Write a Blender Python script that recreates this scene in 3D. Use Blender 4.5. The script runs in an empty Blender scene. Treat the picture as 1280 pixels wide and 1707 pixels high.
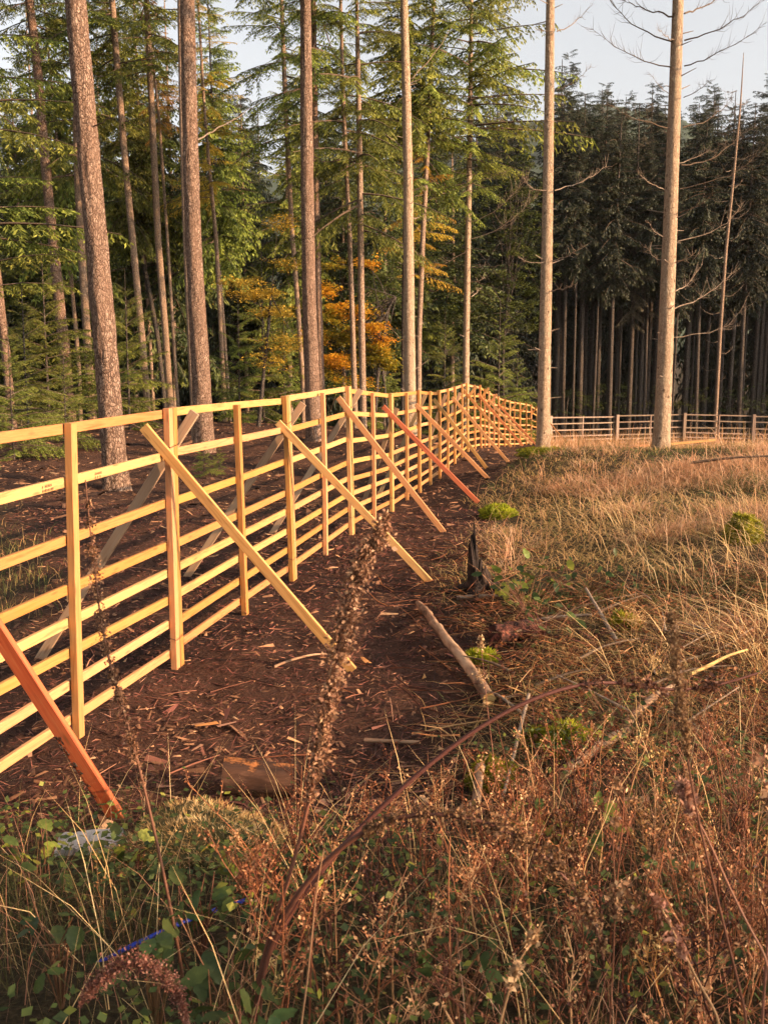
import bpy, bmesh, math, random
import numpy as np
from mathutils import Vector, Matrix

# ------------------------------------------------------------------ camera, sky, sun, exposure
sc = bpy.context.scene
COL = sc.collection
F = 1700.0                      # focal length in photo pixels (photo 1280 x 1707)
TH = math.atan(268.5 / F)       # downward pitch
cam = bpy.data.cameras.new('camera')
cam.sensor_fit = 'VERTICAL'
cam.sensor_height = 36.0
cam.sensor_width = 27.0
cam.lens = 36.0 * F / 1707.0
cam.clip_start = 0.05
cam.clip_end = 4000
cam.dof.use_dof = True
cam.dof.focus_distance = 9.0
cam.dof.aperture_fstop = 11.0
cam_ob = bpy.data.objects.new('camera', cam)
cam_ob.location = (0, 0, 0)
cam_ob.rotation_euler = (math.radians(90) - TH, 0, 0)
COL.objects.link(cam_ob)
sc.camera = cam_ob

SUN_EL = math.radians(16)
SUN_AZ = math.radians(111)      # clockwise from +Y
world = bpy.data.worlds.new('World')
sc.world = world
world.use_nodes = True
wn, wl = world.node_tree.nodes, world.node_tree.links
sky = wn.new('ShaderNodeTexSky')
sky.sky_type = 'NISHITA'
sky.sun_disc = False
sky.sun_elevation = SUN_EL
sky.sun_rotation = SUN_AZ
sky.air_density = 1.0
sky.dust_density = 4.0
sky.ozone_density = 1.0
hsv = wn.new('ShaderNodeHueSaturation')
hsv.inputs['Saturation'].default_value = 0.22
bg = wn['Background']
bg.inputs[1].default_value = 0.125
wl.new(sky.outputs[0], hsv.inputs['Color'])
wl.new(hsv.outputs[0], bg.inputs[0])

sun = bpy.data.lights.new('sun', 'SUN')
sun.energy = 5.0
sun.angle = math.radians(0.6)
sun.color = (1.0, 0.66, 0.39)
sun_ob = bpy.data.objects.new('sun', sun)
sdir = Vector((math.sin(SUN_AZ) * math.cos(SUN_EL), math.cos(SUN_AZ) * math.cos(SUN_EL), math.sin(SUN_EL)))
sun_ob.rotation_euler = sdir.to_track_quat('Z', 'Y').to_euler()
sun_ob.location = sdir * 60
COL.objects.link(sun_ob)

vs = sc.view_settings
vs.view_transform = 'Standard'
vs.look = 'None'
vs.gamma = 1.0
vs.use_curve_mapping = False
vs.exposure = 1.34

cy = sc.cycles
cy.max_bounces = 3
cy.diffuse_bounces = 1
cy.glossy_bounces = 2
cy.transmission_bounces = 2
cy.volume_bounces = 0
cy.transparent_max_bounces = 4
cy.caustics_reflective = False
cy.caustics_refractive = False
cy.use_denoising = True
cy.use_adaptive_sampling = True
cy.adaptive_threshold = 0.02
cy.adaptive_min_samples = 24

# ------------------------------------------------------------------ helpers
RNG = np.random.default_rng(7)
ct, st = math.cos(TH), math.sin(TH)


def P(px, py, Y):
    """World point at distance Y (metres ahead) on the line of sight of photo pixel px, py."""
    u, v = (px - 640.0) / F, (853.5 - py) / F
    d = Vector((u, ct + v * st, -st + v * ct))
    return d * (Y / d.y)


def vhash(i, j, k):
    n = (i * 374761393 + j * 668265263 + k * 2147483647 + 1274126177) & 0xffffffff
    n = ((n ^ (n >> 13)) * 1274126177) & 0xffffffff
    return ((n ^ (n >> 16)) & 0xffff) / 65535.0


def vnoise(p):
    p = np.asarray(p, float)
    i = np.floor(p).astype(np.int64)
    f = p - i
    f = f * f * (3 - 2 * f)
    out = 0
    for a in (0, 1):
        for b in (0, 1):
            for c in (0, 1):
                w = (f[..., 0] if a else 1 - f[..., 0]) * (f[..., 1] if b else 1 - f[..., 1]) * (f[..., 2] if c else 1 - f[..., 2])
                out = out + w * vhash(i[..., 0] + a, i[..., 1] + b, i[..., 2] + c)
    return out


def fbm2(x, y, s, o=3):
    r, a, t = 0, 1, 0
    for k in range(o):
        r = r + a * vnoise(np.stack([x * s, y * s, np.full_like(x, 3.7 * k)], -1))
        t += a
        a *= .5
        s *= 2.1
    return r / t


def sstep(a, b, x):
    t = np.clip((x - a) / (b - a), 0, 1)
    return t * t * (3 - 2 * t)


def np_mesh(name, V, quads=None, tris=None, mats=(), qmat=None, tmat=None, tint=None, smooth=False):
    V = np.asarray(V, np.float32).reshape(-1, 3)
    quads = np.zeros((0, 4), np.int32) if quads is None else np.asarray(quads, np.int32).reshape(-1, 4)
    tris = np.zeros((0, 3), np.int32) if tris is None else np.asarray(tris, np.int32).reshape(-1, 3)
    me = bpy.data.meshes.new(name)
    nq, nt = len(quads), len(tris)
    me.vertices.add(len(V))
    me.vertices.foreach_set('co', V.ravel())
    me.loops.add(nq * 4 + nt * 3)
    me.loops.foreach_set('vertex_index', np.concatenate([quads.ravel(), tris.ravel()]).astype(np.int32))
    me.polygons.add(nq + nt)
    me.polygons.foreach_set('loop_start', np.concatenate([np.arange(nq) * 4, nq * 4 + np.arange(nt) * 3]).astype(np.int32))
    me.polygons.foreach_set('loop_total', np.concatenate([np.full(nq, 4), np.full(nt, 3)]).astype(np.int32))
    if qmat is not None or tmat is not None:
        mi = np.concatenate([np.zeros(nq) if qmat is None else qmat, np.zeros(nt) if tmat is None else tmat]).astype(np.int32)
        me.polygons.foreach_set('material_index', mi)
    if smooth:
        me.polygons.foreach_set('use_smooth', np.ones(nq + nt, bool))
    for m in mats:
        me.materials.append(m)
    if tint is not None:
        at = me.attributes.new('tint', 'FLOAT', 'POINT')
        at.data.foreach_set('value', np.asarray(tint, np.float32).ravel())
    me.update(calc_edges=True)
    return me


def link(name, data, parent=None, label=None, cat=None, group=None, kind=None, loc=None):
    o = bpy.data.objects.new(name, data)
    COL.objects.link(o)
    if parent is not None:
        o.parent = parent
    if loc is not None:
        o.location = loc
    for k, v in (('label', label), ('category', cat), ('group', group), ('kind', kind)):
        if v:
            o[k] = v
    return o


def empty(name, loc, label, cat, group=None):
    o = link(name, None, None, label, cat, group, None, loc)
    o.empty_display_size = 0.1
    return o


def tubes(PL, R, sides=5, cap=True):
    """PL (N,K,3) polylines, R (N,K) radii -> verts, quads (+ fan-free closed tips by zero radius)."""
    PL = np.asarray(PL, float)
    R = np.asarray(R, float)
    N, K = PL.shape[:2]
    T = np.gradient(PL, axis=1)
    T /= np.linalg.norm(T, axis=2, keepdims=True) + 1e-9
    ref = np.where(np.abs(T[:, :1, 2:3]) > .9, np.array([[[1., 0, 0]]]), np.array([[[0., 0, 1]]]))
    A = np.cross(T, np.broadcast_to(ref, T.shape))
    A /= np.linalg.norm(A, axis=2, keepdims=True) + 1e-9
    B = np.cross(T, A)
    th = np.arange(sides) * 2 * np.pi / sides
    V = PL[:, :, None, :] + R[:, :, None, None] * (np.cos(th)[None, None, :, None] * A[:, :, None, :] + np.sin(th)[None, None, :, None] * B[:, :, None, :])
    idx = np.arange(N * K * sides).reshape(N, K, sides)
    a, b = idx[:, :-1], idx[:, 1:]
    q = np.stack([a, np.roll(a, -1, 2), np.roll(b, -1, 2), b], -1).reshape(-1, 4)
    return V.reshape(-1, 3), q


def kites(base, d, ln, w, rng, up=None):
    """Narrow leaf-like quads: base (N,3), unit dir d (N,3), length ln (N), width w (N)."""
    N = len(base)
    r = rng.normal(size=(N, 3)) if up is None else up + rng.normal(size=(N, 3)) * .35
    s = np.cross(d, r)
    s /= np.linalg.norm(s, axis=1, keepdims=True) + 1e-9
    mid = base + d * (ln * .45)[:, None]
    V = np.stack([base, mid + s * (w / 2)[:, None], base + d * ln[:, None], mid - s * (w / 2)[:, None]], 1)
    return V.reshape(-1, 3), np.arange(N * 4).reshape(N, 4)


def blades(root, h, w, az, curve, rng, segs=3):
    """Grass blades: curved, tapering strips."""
    N = len(root)
    dx, dy = np.cos(az), np.sin(az)
    sa = az + np.pi / 2 + rng.normal(0, .5, N)
    S = np.stack([np.cos(sa), np.sin(sa), np.zeros(N)], 1)
    rows = []
    for k in range(segs + 1):
        t = k / segs
        out = h * curve * t ** 1.7
        z = h * t * (1 - .42 * np.minimum(curve, 1.6) * t)
        c = root + np.stack([dx * out, dy * out, z], 1)
        if k < segs:
            ww = (w * (1 - .55 * t) / 2)[:, None]
            rows += [c - S * ww, c + S * ww]
        else:
            rows += [c]
    V = np.stack(rows, 1)
    M = 2 * segs + 1
    b = (np.arange(N) * M)[:, None]
    q = np.concatenate([b + np.array([[2 * k, 2 * k + 1, 2 * k + 3, 2 * k + 2]]) for k in range(segs - 1)], 0)
    t3 = b + np.array([[2 * segs - 2, 2 * segs - 1, 2 * segs]])
    return V.reshape(-1, 3), q, t3, M


class Acc:
    """Collects pieces of one mesh."""
    def __init__(s):
        s.V, s.Q, s.T, s.qm, s.tm, s.ti, s.n = [], [], [], [], [], [], 0

    def add(s, V, q=None, t=None, m=0, tint=None):
        V = np.asarray(V, float).reshape(-1, 3)
        s.V.append(V)
        if q is not None and len(q):
            s.Q.append(np.asarray(q) + s.n)
            s.qm.append(np.full(len(q), m))
        if t is not None and len(t):
            s.T.append(np.asarray(t) + s.n)
            s.tm.append(np.full(len(t), m))
        s.ti.append(np.full(len(V), .5) if tint is None else np.broadcast_to(tint, (len(V),)))
        s.n += len(V)

    def mesh(s, name, mats, smooth=False):
        c = lambda L, d: np.concatenate(L) if L else None
        return np_mesh(name, np.concatenate(s.V), c(s.Q, 0), c(s.T, 0), mats, c(s.qm, 0), c(s.tm, 0), np.concatenate(s.ti), smooth)


# ------------------------------------------------------------------ materials
def mat(name, rough=.8, spec=.2):
    m = bpy.data.materials.new(name)
    m.use_nodes = True
    nt = m.node_tree
    b = nt.nodes['Principled BSDF']
    b.inputs['Roughness'].default_value = rough
    b.inputs['Specular IOR Level'].default_value = spec
    return m, nt, b


def node(nt, typ, **kw):
    n = nt.nodes.new(typ)
    for k, v in kw.items():
        if k in n.inputs:
            n.inputs[k].default_value = v
        else:
            setattr(n, k, v)
    return n


def ramp(nt, fac, stops, interp='LINEAR'):
    r = nt.nodes.new('ShaderNodeValToRGB')
    r.color_ramp.interpolation = interp
    e = r.color_ramp.elements
    while len(e) < len(stops):
        e.new(.5)
    for el, (p, c) in zip(e, stops):
        el.position = p
        el.color = (*c, 1)
    nt.links.new(fac, r.inputs[0])
    return r.outputs[0]


def mapped(nt, scale=(1, 1, 1), coord='Object', rnd=False):
    tc = nt.nodes.new('ShaderNodeTexCoord')
    mp = nt.nodes.new('ShaderNodeMapping')
    mp.inputs['Scale'].default_value = scale
    nt.links.new(tc.outputs[coord], mp.inputs[0])
    if rnd:
        oi = nt.nodes.new('ShaderNodeObjectInfo')
        ml = node(nt, 'ShaderNodeVectorMath', operation='SCALE')
        ml.inputs[0].default_value = (17, 31, 23)
        nt.links.new(oi.outputs['Random'], ml.inputs['Scale'])
        nt.links.new(ml.outputs[0], mp.inputs['Location'])
    return mp.outputs[0]


def noise(nt, vec, scale, detail=4, rough=.55, dist=0):
    n = node(nt, 'ShaderNodeTexNoise', Scale=scale, Detail=detail, Roughness=rough, Distortion=dist)
    if vec is not None:
        nt.links.new(vec, n.inputs['Vector'])
    return n.outputs['Fac']


def math_(nt, op, a, b, c=None):
    n = node(nt, 'ShaderNodeMath', operation=op)
    for i, x in enumerate((a, b, c)):
        if x is None:
            continue
        if isinstance(x, (int, float)):
            n.inputs[i].default_value = x
        else:
            nt.links.new(x, n.inputs[i])
    return n.outputs[0]


def mixc(nt, f, a, b, typ='MIX'):
    n = node(nt, 'ShaderNodeMix', data_type='RGBA', blend_type=typ)
    for i, x in ((0, f), (6, a), (7, b)):
        if isinstance(x, (int, float)):
            n.inputs[i].default_value = x
        elif isinstance(x, tuple):
            n.inputs[i].default_value = (*x, 1)
        else:
            nt.links.new(x, n.inputs[i])
    return n.outputs[2]


def bump(nt, b, h, strength=.4, dist=.01):
    n = node(nt, 'ShaderNodeBump', Strength=strength, Distance=dist)
    nt.links.new(h, n.inputs['Height'])
    nt.links.new(n.outputs[0], b.inputs['Normal'])


def tint_out(nt, name='tint'):
    a = nt.nodes.new('ShaderNodeAttribute')
    a.attribute_name = name
    return a.outputs['Fac']


def wood_mat(name, dark, light, warm):
    """New sawn timber; grain runs along local X of each beam."""
    m, nt, b = mat(name, .62, .25)
    v = mapped(nt, (1, 1, 1), rnd=True)
    v2 = node(nt, 'ShaderNodeMapping')
    v2.inputs['Scale'].default_value = (1.3, 26, 26)
    nt.links.new(v, v2.inputs[0])
    n1 = noise(nt, v2.outputs[0], 1.6, 5, .6, .8)
    v3 = node(nt, 'ShaderNodeMapping')
    v3.inputs['Scale'].default_value = (.35, 70, 70)
    nt.links.new(v, v3.inputs[0])
    n2 = noise(nt, v3.outputs[0], 2.0, 3)
    c = ramp(nt, n1, [(.28, dark), (.5, light), (.75, warm)])
    c = mixc(nt, math_(nt, 'MULTIPLY', n2, .35), c, dark)
    v4 = node(nt, 'ShaderNodeMapping')
    v4.inputs['Scale'].default_value = (3.0, 14, 14)
    nt.links.new(v, v4.inputs[0])
    vo = node(nt, 'ShaderNodeTexVoronoi', Scale=1.0, Randomness=1.0)
    nt.links.new(v4.outputs[0], vo.inputs['Vector'])
    kn = ramp(nt, vo.outputs['Distance'], [(.05, (1, 1, 1)), (.17, (0, 0, 0))])
    c = mixc(nt, math_(nt, 'MULTIPLY', kn, .75), c, (.16, .075, .03))
    n5 = noise(nt, v, 2.3, 3)
    c = mixc(nt, ramp(nt, n5, [(.5, (0, 0, 0)), (.75, (.4, .4, .4))]), c, warm)
    oi = nt.nodes.new('ShaderNodeObjectInfo')
    h = node(nt, 'ShaderNodeHueSaturation')
    nt.links.new(c, h.inputs['Color'])
    nt.links.new(math_(nt, 'MULTIPLY_ADD', oi.outputs['Random'], .34, .82), h.inputs['Value'])
    nt.links.new(math_(nt, 'MULTIPLY_ADD', math_(nt, 'FRACT', math_(nt, 'MULTIPLY', oi.outputs['Random'], 7.3), 0), .022, .487), h.inputs['Hue'])
    nt.links.new(math_(nt, 'MULTIPLY_ADD', oi.outputs['Random'], -.12, 1.08), h.inputs['Saturation'])
    nt.links.new(h.outputs[0], b.inputs['Base Color'])
    n6 = noise(nt, v4.outputs[0], .7, 6, .7)
    st_ = mixc(nt, ramp(nt, n6, [(.52, (0, 0, 0)), (.75, (.4, .4, .4))]), h.outputs[0], (.24, .13, .065))
    nt.links.new(st_, b.inputs['Base Color'])
    bump(nt, b, n1, .35, .004)
    return m


def bark_mat(name, deep, mid, top, sc_v=1.0, lichen=None, crack=1.0):
    """Plated bark: narrow dark fissures between uneven plates, finer grain on top."""
    m, nt, b = mat(name, .9, .1)
    v = mapped(nt, (1, 1, .42), rnd=True)
    n0 = node(nt, 'ShaderNodeTexNoise', Scale=11.0, Detail=4.0)
    nt.links.new(v, n0.inputs['Vector'])
    ad = node(nt, 'ShaderNodeVectorMath', operation='MULTIPLY_ADD')
    ad.inputs[1].default_value = (.11, .11, .11)
    nt.links.new(n0.outputs['Color'], ad.inputs[0])
    nt.links.new(v, ad.inputs[2])
    e1 = node(nt, 'ShaderNodeTexVoronoi', Scale=24 * sc_v, feature='DISTANCE_TO_EDGE')
    e2 = node(nt, 'ShaderNodeTexVoronoi', Scale=55 * sc_v, feature='DISTANCE_TO_EDGE')
    cell = node(nt, 'ShaderNodeTexVoronoi', Scale=24 * sc_v, feature='F1')
    for q in (e1, e2, cell):
        nt.links.new(ad.outputs[0], q.inputs['Vector'])
    fine = noise(nt, mapped(nt, (1, 1, .3), rnd=True), 60 * sc_v, 5, .7)
    c1 = ramp(nt, e1.outputs['Distance'], [(.0, (0, 0, 0)), (.16, (1, 1, 1))])
    c2 = ramp(nt, e2.outputs['Distance'], [(.0, (.35, .35, .35)), (.14, (1, 1, 1))])
    pl = math_(nt, 'MULTIPLY', c1, c2)
    sep = nt.nodes.new('ShaderNodeSeparateColor')
    nt.links.new(cell.outputs['Color'], sep.inputs[0])
    tone = math_(nt, 'MULTIPLY_ADD', sep.outputs[0], .55, math_(nt, 'MULTIPLY_ADD', fine, 1.1, -.3))
    plate = ramp(nt, tone, [(.15, mid), (.8, top)])
    c = mixc(nt, math_(nt, 'MULTIPLY_ADD', pl, crack, 1 - crack), deep, plate)
    n2 = noise(nt, mapped(nt, (1, 1, .35), rnd=True), 3.0, 4)
    c = mixc(nt, ramp(nt, n2, [(.4, (0, 0, 0)), (.7, (.5, .5, .5))]), c, mid)
    if lichen:
        n3 = noise(nt, mapped(nt, (1, 1, .6), rnd=True), 5.0, 5, .7)
        c = mixc(nt, ramp(nt, n3, [(.55, (0, 0, 0)), (.72, (.6, .6, .6))]), c, lichen)
        sc_ = node(nt, 'ShaderNodeTexVoronoi', Scale=5.5, Randomness=1.0)
        nt.links.new(mapped(nt, (1, 1, .8), rnd=True), sc_.inputs['Vector'])
        c = mixc(nt, ramp(nt, sc_.outputs['Distance'], [(.10, (.85, .85, .85)), (.17, (0, 0, 0))]), c, deep)
    nt.links.new(c, b.inputs['Base Color'])
    bump(nt, b, math_(nt, 'MULTIPLY_ADD', fine, .35, pl), 1.0, .022 * crack)
    return m


def leaf_mat(name, stops, transl=.35, rough=.6, vary=.35, nscale=.6):
    m, nt, b = mat(name, rough, .25)
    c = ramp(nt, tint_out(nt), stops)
    n1 = noise(nt, mapped(nt, (1, 1, 1), rnd=True), nscale, 3)
    h = node(nt, 'ShaderNodeHueSaturation')
    nt.links.new(c, h.inputs['Color'])
    oi = nt.nodes.new('ShaderNodeObjectInfo')
    val = math_(nt, 'MULTIPLY_ADD', n1, vary * 2, 1 - vary)
    val = math_(nt, 'MULTIPLY', val, math_(nt, 'MULTIPLY_ADD', oi.outputs['Random'], .4, .8))
    nt.links.new(val, h.inputs['Value'])
    nt.links.new(math_(nt, 'MULTIPLY_ADD', oi.outputs['Random'], .04, .48), h.inputs['Hue'])
    nt.links.new(h.outputs[0], b.inputs['Base Color'])
    if transl > 0:
        tr = node(nt, 'ShaderNodeBsdfTranslucent')
        nt.links.new(h.outputs[0], tr.inputs['Color'])
        mx = node(nt, 'ShaderNodeMixShader')
        mx.inputs[0].default_value = transl
        nt.links.new(b.outputs[0], mx.inputs[1])
        nt.links.new(tr.outputs[0], mx.inputs[2])
        nt.links.new(mx.outputs[0], nt.nodes['Material Output'].inputs['Surface'])
    return m


def plain_noise(name, stops, scale=8, rough=.85, bstr=.5, bdist=.01, stretch=(1, 1, 1), coord='Object'):
    m, nt, b = mat(name, rough, .15)
    v = mapped(nt, stretch, coord)
    n1 = noise(nt, v, scale, 6, .65)
    nt.links.new(ramp(nt, n1, stops), b.inputs['Base Color'])
    bump(nt, b, n1, bstr, bdist)
    return m


M = {}
M['wood'] = wood_mat('sawn_spruce', (.27, .118, .038), (.49, .258, .094), (.46, .185, .052))
M['wood_red'] = wood_mat('sawn_red_larch', (.24, .058, .022), (.44, .125, .048), (.50, .20, .08))
M['wood_shade'] = wood_mat('sawn_spruce_shaded', (.22, .14, .08), (.38, .26, .155), (.34, .20, .10))  # greyer copy of the sawn wood; the back braces' shade is in its colour
M['wood_pale'] = wood_mat('sawn_spruce_pale', (.18, .12, .08), (.31, .22, .155), (.27, .175, .115))
M['wire'] = mat('iron_wire', .5, .5)[0]
M['wire'].node_tree.nodes['Principled BSDF'].inputs['Base Color'].default_value = (.05, .035, .03, 1)
M['wire'].node_tree.nodes['Principled BSDF'].inputs['Metallic'].default_value = .7
M['ink'] = mat('black_ink', .8)[0]
M['ink'].node_tree.nodes['Principled BSDF'].inputs['Base Color'].default_value = (.03, .02, .015, 1)
M['bark_rough'] = bark_mat('plated_bark', (.06, .034, .024), (.25, .145, .095), (.48, .325, .23), 1.0)
M['bark_far'] = bark_mat('brown_bark', (.06, .038, .028), (.29, .19, .125), (.50, .345, .235), 1.0, None, .7)
M['bark_pale'] = bark_mat('pale_spruce_bark', (.11, .066, .040), (.36, .24, .15), (.60, .43, .285), 1.2, (.46, .37, .24), .6)
M['bark_dark'] = bark_mat('dark_spruce_bark', (.03, .024, .02), (.095, .072, .058), (.17, .135, .105), .8)
M['deadwood'] = plain_noise('dead_branch_wood', [(.3, (.13, .085, .06)), (.7, (.36, .27, .19))], 30)
M['twigwood'] = plain_noise('twig_wood', [(.3, (.06, .04, .028)), (.7, (.17, .115, .075))], 20)
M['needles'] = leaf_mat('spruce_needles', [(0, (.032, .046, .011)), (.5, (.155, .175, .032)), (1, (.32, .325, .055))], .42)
M['needles_dark'] = leaf_mat('deep_shade_spruce_needles', [(0, (.010, .014, .007)), (.5, (.025, .031, .014)), (1, (.056, .060, .025))], .12)  # needles darkened: shade of the far stand and back rows is in the colour
M['needles_mid'] = leaf_mat('shaded_spruce_needles', [(0, (.014, .024, .008)), (.5, (.048, .065, .018)), (1, (.125, .14, .032))], .25)  # in-between copy of the needles, inner wood's shade mixed into its colour
M['needles_brown'] = leaf_mat('withered_spruce_needles', [(0, (.05, .035, .022)), (.5, (.10, .075, .045)), (1, (.16, .12, .07))], .15)
M['needles_gold'] = leaf_mat('larch_needles', [(0, (.20, .15, .025)), (.5, (.42, .26, .035)), (1, (.58, .32, .04))], .4)
M['beech'] = leaf_mat('beech_autumn_leaves', [(0, (.30, .29, .025)), (.35, (.74, .48, .03)), (.75, (.80, .38, .025)), (1, (.72, .18, .02))], .5, vary=.15)
M['broadleaf'] = leaf_mat('green_leaves', [(0, (.02, .032, .008)), (.5, (.075, .090, .018)), (1, (.18, .175, .03))], .3)
M['drygrass'] = leaf_mat('dry_grass', [(0, (.06, .085, .022)), (.22, (.16, .145, .045)), (.4, (.42, .215, .095)), (.75, (.74, .41, .20)), (1, (.86, .59, .34))], .4, vary=.2, nscale=1.2)
M['weed'] = leaf_mat('dry_weed', [(0, (.040, .015, .009)), (.4, (.17, .060, .024)), (.75, (.45, .195, .068)), (1, (.66, .41, .18))], .25, vary=.2, nscale=2)
M['stalk'] = leaf_mat('dock_stalk', [(0, (.07, .028, .018)), (.5, (.24, .105, .055)), (1, (.50, .29, .16))], .2, vary=.3, nscale=9)
M['chips'] = leaf_mat('bark_chips', [(0, (.035, .016, .010)), (.45, (.13, .054, .031)), (.75, (.31, .135, .075)), (1, (.60, .34, .19))], 0, .85, vary=.3, nscale=3)
M['bramble'] = leaf_mat('bramble_leaf', [(0, (.035, .055, .016)), (.6, (.095, .125, .032)), (1, (.36, .35, .05))], .4, .5, vary=.25, nscale=12)
M['moss'] = leaf_mat('moss', [(0, (.05, .06, .006)), (.5, (.22, .23, .014)), (1, (.48, .44, .03))], .35, vary=.3, nscale=9)
M['hill'] = plain_noise('far_wood', [(.3, (.02, .035, .02)), (.7, (.06, .075, .035))], .05, coord='Generated')

# stripped log, stump, plank and cane materials
M['logbark'] = plain_noise('log_bark', [(.3, (.035, .022, .016)), (.55, (.11, .06, .035)), (.75, (.22, .12, .07))], 14, stretch=(.25, 1, 1))
m_, nt, b = mat('half_stripped_log', .85, .15)
tc = nt.nodes.new('ShaderNodeTexCoord')
sx_ = nt.nodes.new('ShaderNodeSeparateXYZ')
nt.links.new(tc.outputs['Object'], sx_.inputs[0])
mp_ = mapped(nt, (.25, 1, 1))
na, nb_ = noise(nt, mp_, 16, 6, .7), noise(nt, mapped(nt, (.6, 1, 1)), 9, 5, .7)
f_ = ramp(nt, math_(nt, 'ADD', math_(nt, 'MULTIPLY', sx_.outputs['Z'], 7.0), math_(nt, 'MULTIPLY_ADD', nb_, 1.3, -.65)), [(.62, (0, 0, 0)), (.72, (1, 1, 1))])
bare = ramp(nt, na, [(.3, (.17, .06, .022)), (.55, (.42, .16, .05)), (.8, (.54, .28, .11))])
brk = ramp(nt, na, [(.3, (.02, .012, .009)), (.6, (.075, .036, .022)), (.8, (.17, .09, .055))])
nt.links.new(mixc(nt, f_, brk, bare), b.inputs['Base Color'])
bump(nt, b, math_(nt, 'SUBTRACT', na, f_), .7, .012)
M['halflog'] = m_
M['logwood'] = plain_noise('stripped_log', [(.25, (.20, .085, .03)), (.55, (.46, .20, .065)), (.8, (.55, .30, .12))], 12, bstr=.25, stretch=(.12, 1, 1))
M['polewood'] = plain_noise('peeled_pole', [(.32, (.05, .028, .018)), (.45, (.22, .12, .07)), (.6, (.40, .25, .15)), (.8, (.55, .38, .24))], 9, stretch=(.3, 1, 1), bdist=.02)
M['redwood'] = plain_noise('red_rotten_wood', [(.36, (.018, .010, .008)), (.54, (.075, .028, .02)), (.66, (.22, .07, .045)), (.76, (.5, .32, .26))], 17, bstr=1, bdist=.03)
M['stump'] = plain_noise('charred_stump', [(.38, (.014, .009, .007)), (.62, (.05, .032, .024)), (.80, (.19, .13, .10))], 18, bstr=1, bdist=.03, stretch=(1, 1, .3))
M['paleboard'] = plain_noise('grey_board', [(.3, (.34, .29, .26)), (.7, (.60, .55, .50))], 14, stretch=(.3, 1, 1))
M['yellowwood'] = plain_noise('split_yellow_wood', [(.3, (.34, .20, .07)), (.7, (.60, .41, .16))], 14, bstr=.3, stretch=(.2, 1, 1))
M['mound'] = plain_noise('mossy_stump', [(.3, (.05, .045, .018)), (.55, (.13, .10, .04)), (.75, (.20, .17, .07))], 22, bstr=1, bdist=.02)
M['cane'] = plain_noise('bamboo_cane', [(.3, (.34, .17, .06)), (.7, (.52, .29, .11))], 9, .5, .2, .003)
M['blue'] = plain_noise('blue_paint', [(.3, (.015, .03, .22)), (.7, (.03, .06, .42))], 20, .5, .3, .003)

# ------------------------------------------------------------------ terrain
# fence posts measured as (top px, bottom px, distance); junction posts and middle posts alternate
POST = [  # xt, yt, xb, yb, Y
    (118, 705, 132, 1228, 6.05), (284, 680, 297, 1110, 7.5), (395, 675, 409, 1027, 9.0), (477, 660, 489, 965, 10.5),
    (538, 655, 543, 927, 11.95), (581, 643.6, 586.7, 889.6, 13.4), (621, 655, 624, 868, 14.85), (652, 655.7, 653.6, 851.7, 16.3),
    (678, 655, 678.7, 836, 17.7), (698, 650, 699.8, 820.8, 19.1), (717, 652, 717.5, 809, 20.5), (732, 651, 733, 797.7, 21.9),
    (746.5, 648, 746.5, 784, 23.35), (758, 644.4, 758, 775, 24.8), (770, 640, 770, 762.5, 26.3), (778, 638, 780, 753, 27.8),
    (790.6, 641.6, 792, 749, 29.4), (800, 641.6, 802, 747.6, 31), (807.5, 648, 808, 746.8, 32.5), (815, 652, 815, 746.8, 34),
    (823, 657, 823, 746, 35.6), (831, 661, 831, 745.7, 37.2), (841, 665, 841, 745, 38.7), (849.6, 667.5, 849.6, 744.8, 40.3),
    (857, 669, 857, 744.4, 41.8), (866.5, 670.9, 866.5, 744, 43.4), (877, 671.5, 877, 742, 45), (885, 674.5, 885, 741, 46.5),
    (894, 680, 894, 741, 48.2), (905, 688, 905, 743, 49.8)]
posts = [(P(a, b, Y), P(c, d, Y)) for a, b, c, d, Y in POST]
p0 = (posts[0][0] * 2 - posts[1][0], posts[0][1] * 2 - posts[1][1])
posts.insert(0, p0)
FAR = [(917, 695, 51.0), (971.5, 694, 51.8), (1028, 693, 52.5), (1084.7, 691.6, 52.8), (1140.5, 690, 53), (1198.6, 691.4, 53), (1256, 692.5, 53), (1314, 694, 52.8), (1372, 695.5, 52.5)]
fposts = []
for a, b, Y in FAR:
    t = P(a, b, Y)
    fposts.append((t, t - Vector((0, 0, 1.9))))

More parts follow.
